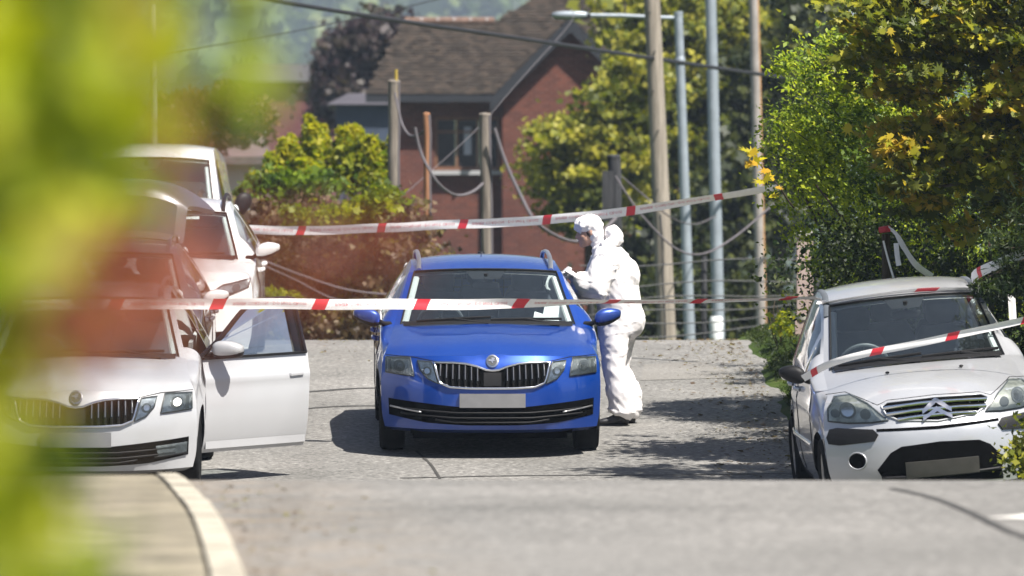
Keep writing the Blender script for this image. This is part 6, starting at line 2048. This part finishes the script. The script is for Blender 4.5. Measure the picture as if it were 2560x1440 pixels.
for i, (px, py) in enumerate(((430, 285), (500, 290), (560, 275), (610, 300), (470, 330), (540, 345), (400, 350))):
    p, t, C = clumps(tuple(P(px, py, 112)), (.45, .5, .35), 20, 1300, .12, hole=.1, seed=270 + i); P_.append(p); R_.append(t)
leaf_cloud('foliage', np.concatenate(P_), .10, M['leaf_rust'], e, 'ragged', .4, .3, np.concatenate(R_), o)
mb = MB()
for k in range(4): branch_mb(mb, (0, 0, -.3), (-.8 + .5 * k, 0, 4.2), .04, .01, .05, 6, 285 + k)
mb.build('stem', M['bark'], e, True, None)
tree('purple_tree', gbase(P(890, 0, 172).x, 172), 'dark purple leaved tree left of the brick house roof', 'tree', spread((880, 940, 850, 900), (150, 120, 240, 260), 172, .75, 1.0, 1.0, 36, 1900, .22), .18, M['leaf_purple'], .17, 'ragged', seed=51)

# ---- wooded hill far behind
def hill_z(x, y):
    t = smooth01((y - 950) / 900)
    return -8 + t * (205 + 18 * noise.noise((x * .007, y * .003, 1))) + 5 * noise.noise((x * .02, y * .02, 4)) * t
m, nt, b = mat('hillside')
a = noise_tex(nt, .014, 6, .6)
nt.links.new(ramp(nt, a, [(.35, (.02, .04, .015)), (.5, (.05, .08, .025)), (.62, (.10, .13, .04)), (.75, (.17, .17, .07))]), b.inputs['Base Color']); setp(b, rough=1.0, spec=.05)
M['hill'] = m
sheet('hill', lambda y: (-410, 410), list(np.arange(930, 1890, 24.0)), 80, hill_z, M['hill'])
n = 9000
hx_ = rng.uniform(-320, 320, n); hy_ = rng.uniform(980, 1860, n)
keep = np.array([noise.noise((x * .014, y * .009, 7)) > -.12 for x, y in zip(hx_, hy_)])
hx_, hy_ = hx_[keep], hy_[keep]
cp = np.stack([hx_, hy_, np.array([hill_z(x, y) for x, y in zip(hx_, hy_)]) + 1.5], 1)
rep = np.repeat(cp, 5, 0) + rng.normal(size=(len(cp) * 5, 3)) * np.array([2.6, 2.6, 2.6])
tt = np.repeat(np.array([.5 + .9 * noise.noise((x * .022, y * .014, 2)) for x, y in zip(hx_, hy_)]), 5) + rng.normal(0, .12, len(rep))
leaf_cloud('far_wood', rep, 4.6, M['leaf_far'], None, 'ragged', .6, .3, tt)['label'] = 'hazy wood covering the far hillside'

# ---- the hedge right beside the camera, far out of focus
def near_hedge():
    e = empty('near_hedge', (-.75, 5.2, gz1(5.2) + .08), 'yellow green hedge out of focus along the left edge, right by the camera', 'hedge'); o = Vector(e.location)
    ed_y = [-400, 0, 120, 250, 420, 560, 700, 850, 1000, 1150, 1300, 1440, 1700]
    ed_x = [600, 560, 510, 430, 370, 330, 250, 150, 90, 130, 240, 330, 460]
    pts = []; rr = []
    n = 9500
    px = rng.uniform(-1500, 640, n); py = rng.uniform(-700, 3200, n); d = rng.uniform(4.4, 6.4, n)
    lim = np.interp(py, ed_y, ed_x)
    soft = rng.random(n)
    lump = np.array([noise.noise((a * .0042, b_ * .0042, 3)) for a, b_ in zip(px, py)])
    k = (px + 60 * lump < lim - 40) | ((px < lim + 70) & (soft < .18))
    k &= (lump > -.42) | (px < 60)
    k |= (px > 330) & (px < 650) & (py < 330) & (soft < .20)
    px, py, d, lump = px[k], py[k], d[k], lump[k]
    p = np.stack([(px - 1280) * d / F, d, CAMZ - (py - 720) * d / F], 1)
    t = np.clip(.46 + 1.15 * np.array([noise.noise((a * .0045, b_ * .0045, 9)) for a, b_ in zip(px, py)]) + rng.normal(0, .13, len(px)), 0, .95)
    leaf_cloud('foliage', p, .048, M['leaf_near'], e, 'oval', .35, .3, t, o, face=(.15, -.35, .0))
    for q in range(20):
        mb = MB(); a = Vector((random.uniform(-.2, .15), random.uniform(-.4, .5), -.05)); b_ = Vector((random.uniform(-.2, .42), random.uniform(-.5, .5), random.uniform(.9, 1.6)))
        branch_mb(mb, a, b_, .008, .002, .08, 8, 600 + q); mb.build('stem', M['bark'], e, True, None)
near_hedge()
e = empty('red_shrub', (-.62, 4.9, gz1(4.9) + .08), 'red leaved shrub out of focus between the near hedge and the white cars', 'shrub'); o = Vector(e.location)
def redpts(n, cx, cy, sx, sy):
    px = rng.normal(cx, sx, n); py = rng.normal(cy, sy, n); d = rng.uniform(4.6, 5.6, n)
    return np.stack([(px - 1280) * d / F, d, CAMZ - (py - 720) * d / F], 1)
p = np.concatenate([redpts(62, 230, 800, 120, 70), redpts(40, 340, 690, 100, 100), redpts(34, 140, 880, 90, 60)])
leaf_cloud('foliage', p, .030, M['leaf_red'], e, 'oval', .3, .3, None, o, face=(.1, -.4, 0))
p = np.concatenate([redpts(430, 390, 650, 115, 105), redpts(110, 760, 630, 130, 75), redpts(60, 420, 330, 90, 70), redpts(30, 960, 640, 60, 60)])
leaf_cloud('bud_leaves', p, .0145, M['leaf_red'], e, 'oval', .3, .3, None, o, face=(.1, -.4, 0))
for k, (px, py) in enumerate(((300, 700), (240, 800), (520, 620), (780, 630), (150, 880), (430, 340), (960, 640))):
    mb = MB(); branch_mb(mb, (random.uniform(-.1, .1), 0, -.05), P(px, py, 5.1) - o, .005, .0008, .1, 9, 700 + k); mb.build('stem', M['bark'], e, True, None)

lit = leaf_cloud('leaf_litter', np.array(LITTER), .032, M['leaf_brown'], None, 'oval', 3.0, .4)
lit['label'] = 'scattered dry leaves and grit along the road edges'
# ------------------------------------------------------------------ haze: the air itself
m = bpy.data.materials.new('air'); m.use_nodes = True; nt = m.node_tree
nt.nodes.remove(nt.nodes['Principled BSDF'])
pv = nt.nodes.new('ShaderNodeVolumePrincipled')
pv.inputs['Color'].default_value = (0.66, 0.80, 1.0, 1); pv.inputs['Density'].default_value = HAZE = 0.00034
pv.inputs['Anisotropy'].default_value = 0.2
nt.links.new(pv.outputs[0], nt.nodes['Material Output'].inputs['Volume'])
hz_ = MB().box((0, 960, 105), (860, 2100, 250)).build('haze', m, None, False)
hz_['kind'] = 'stuff'
scene.cycles.volume_bounces = 0
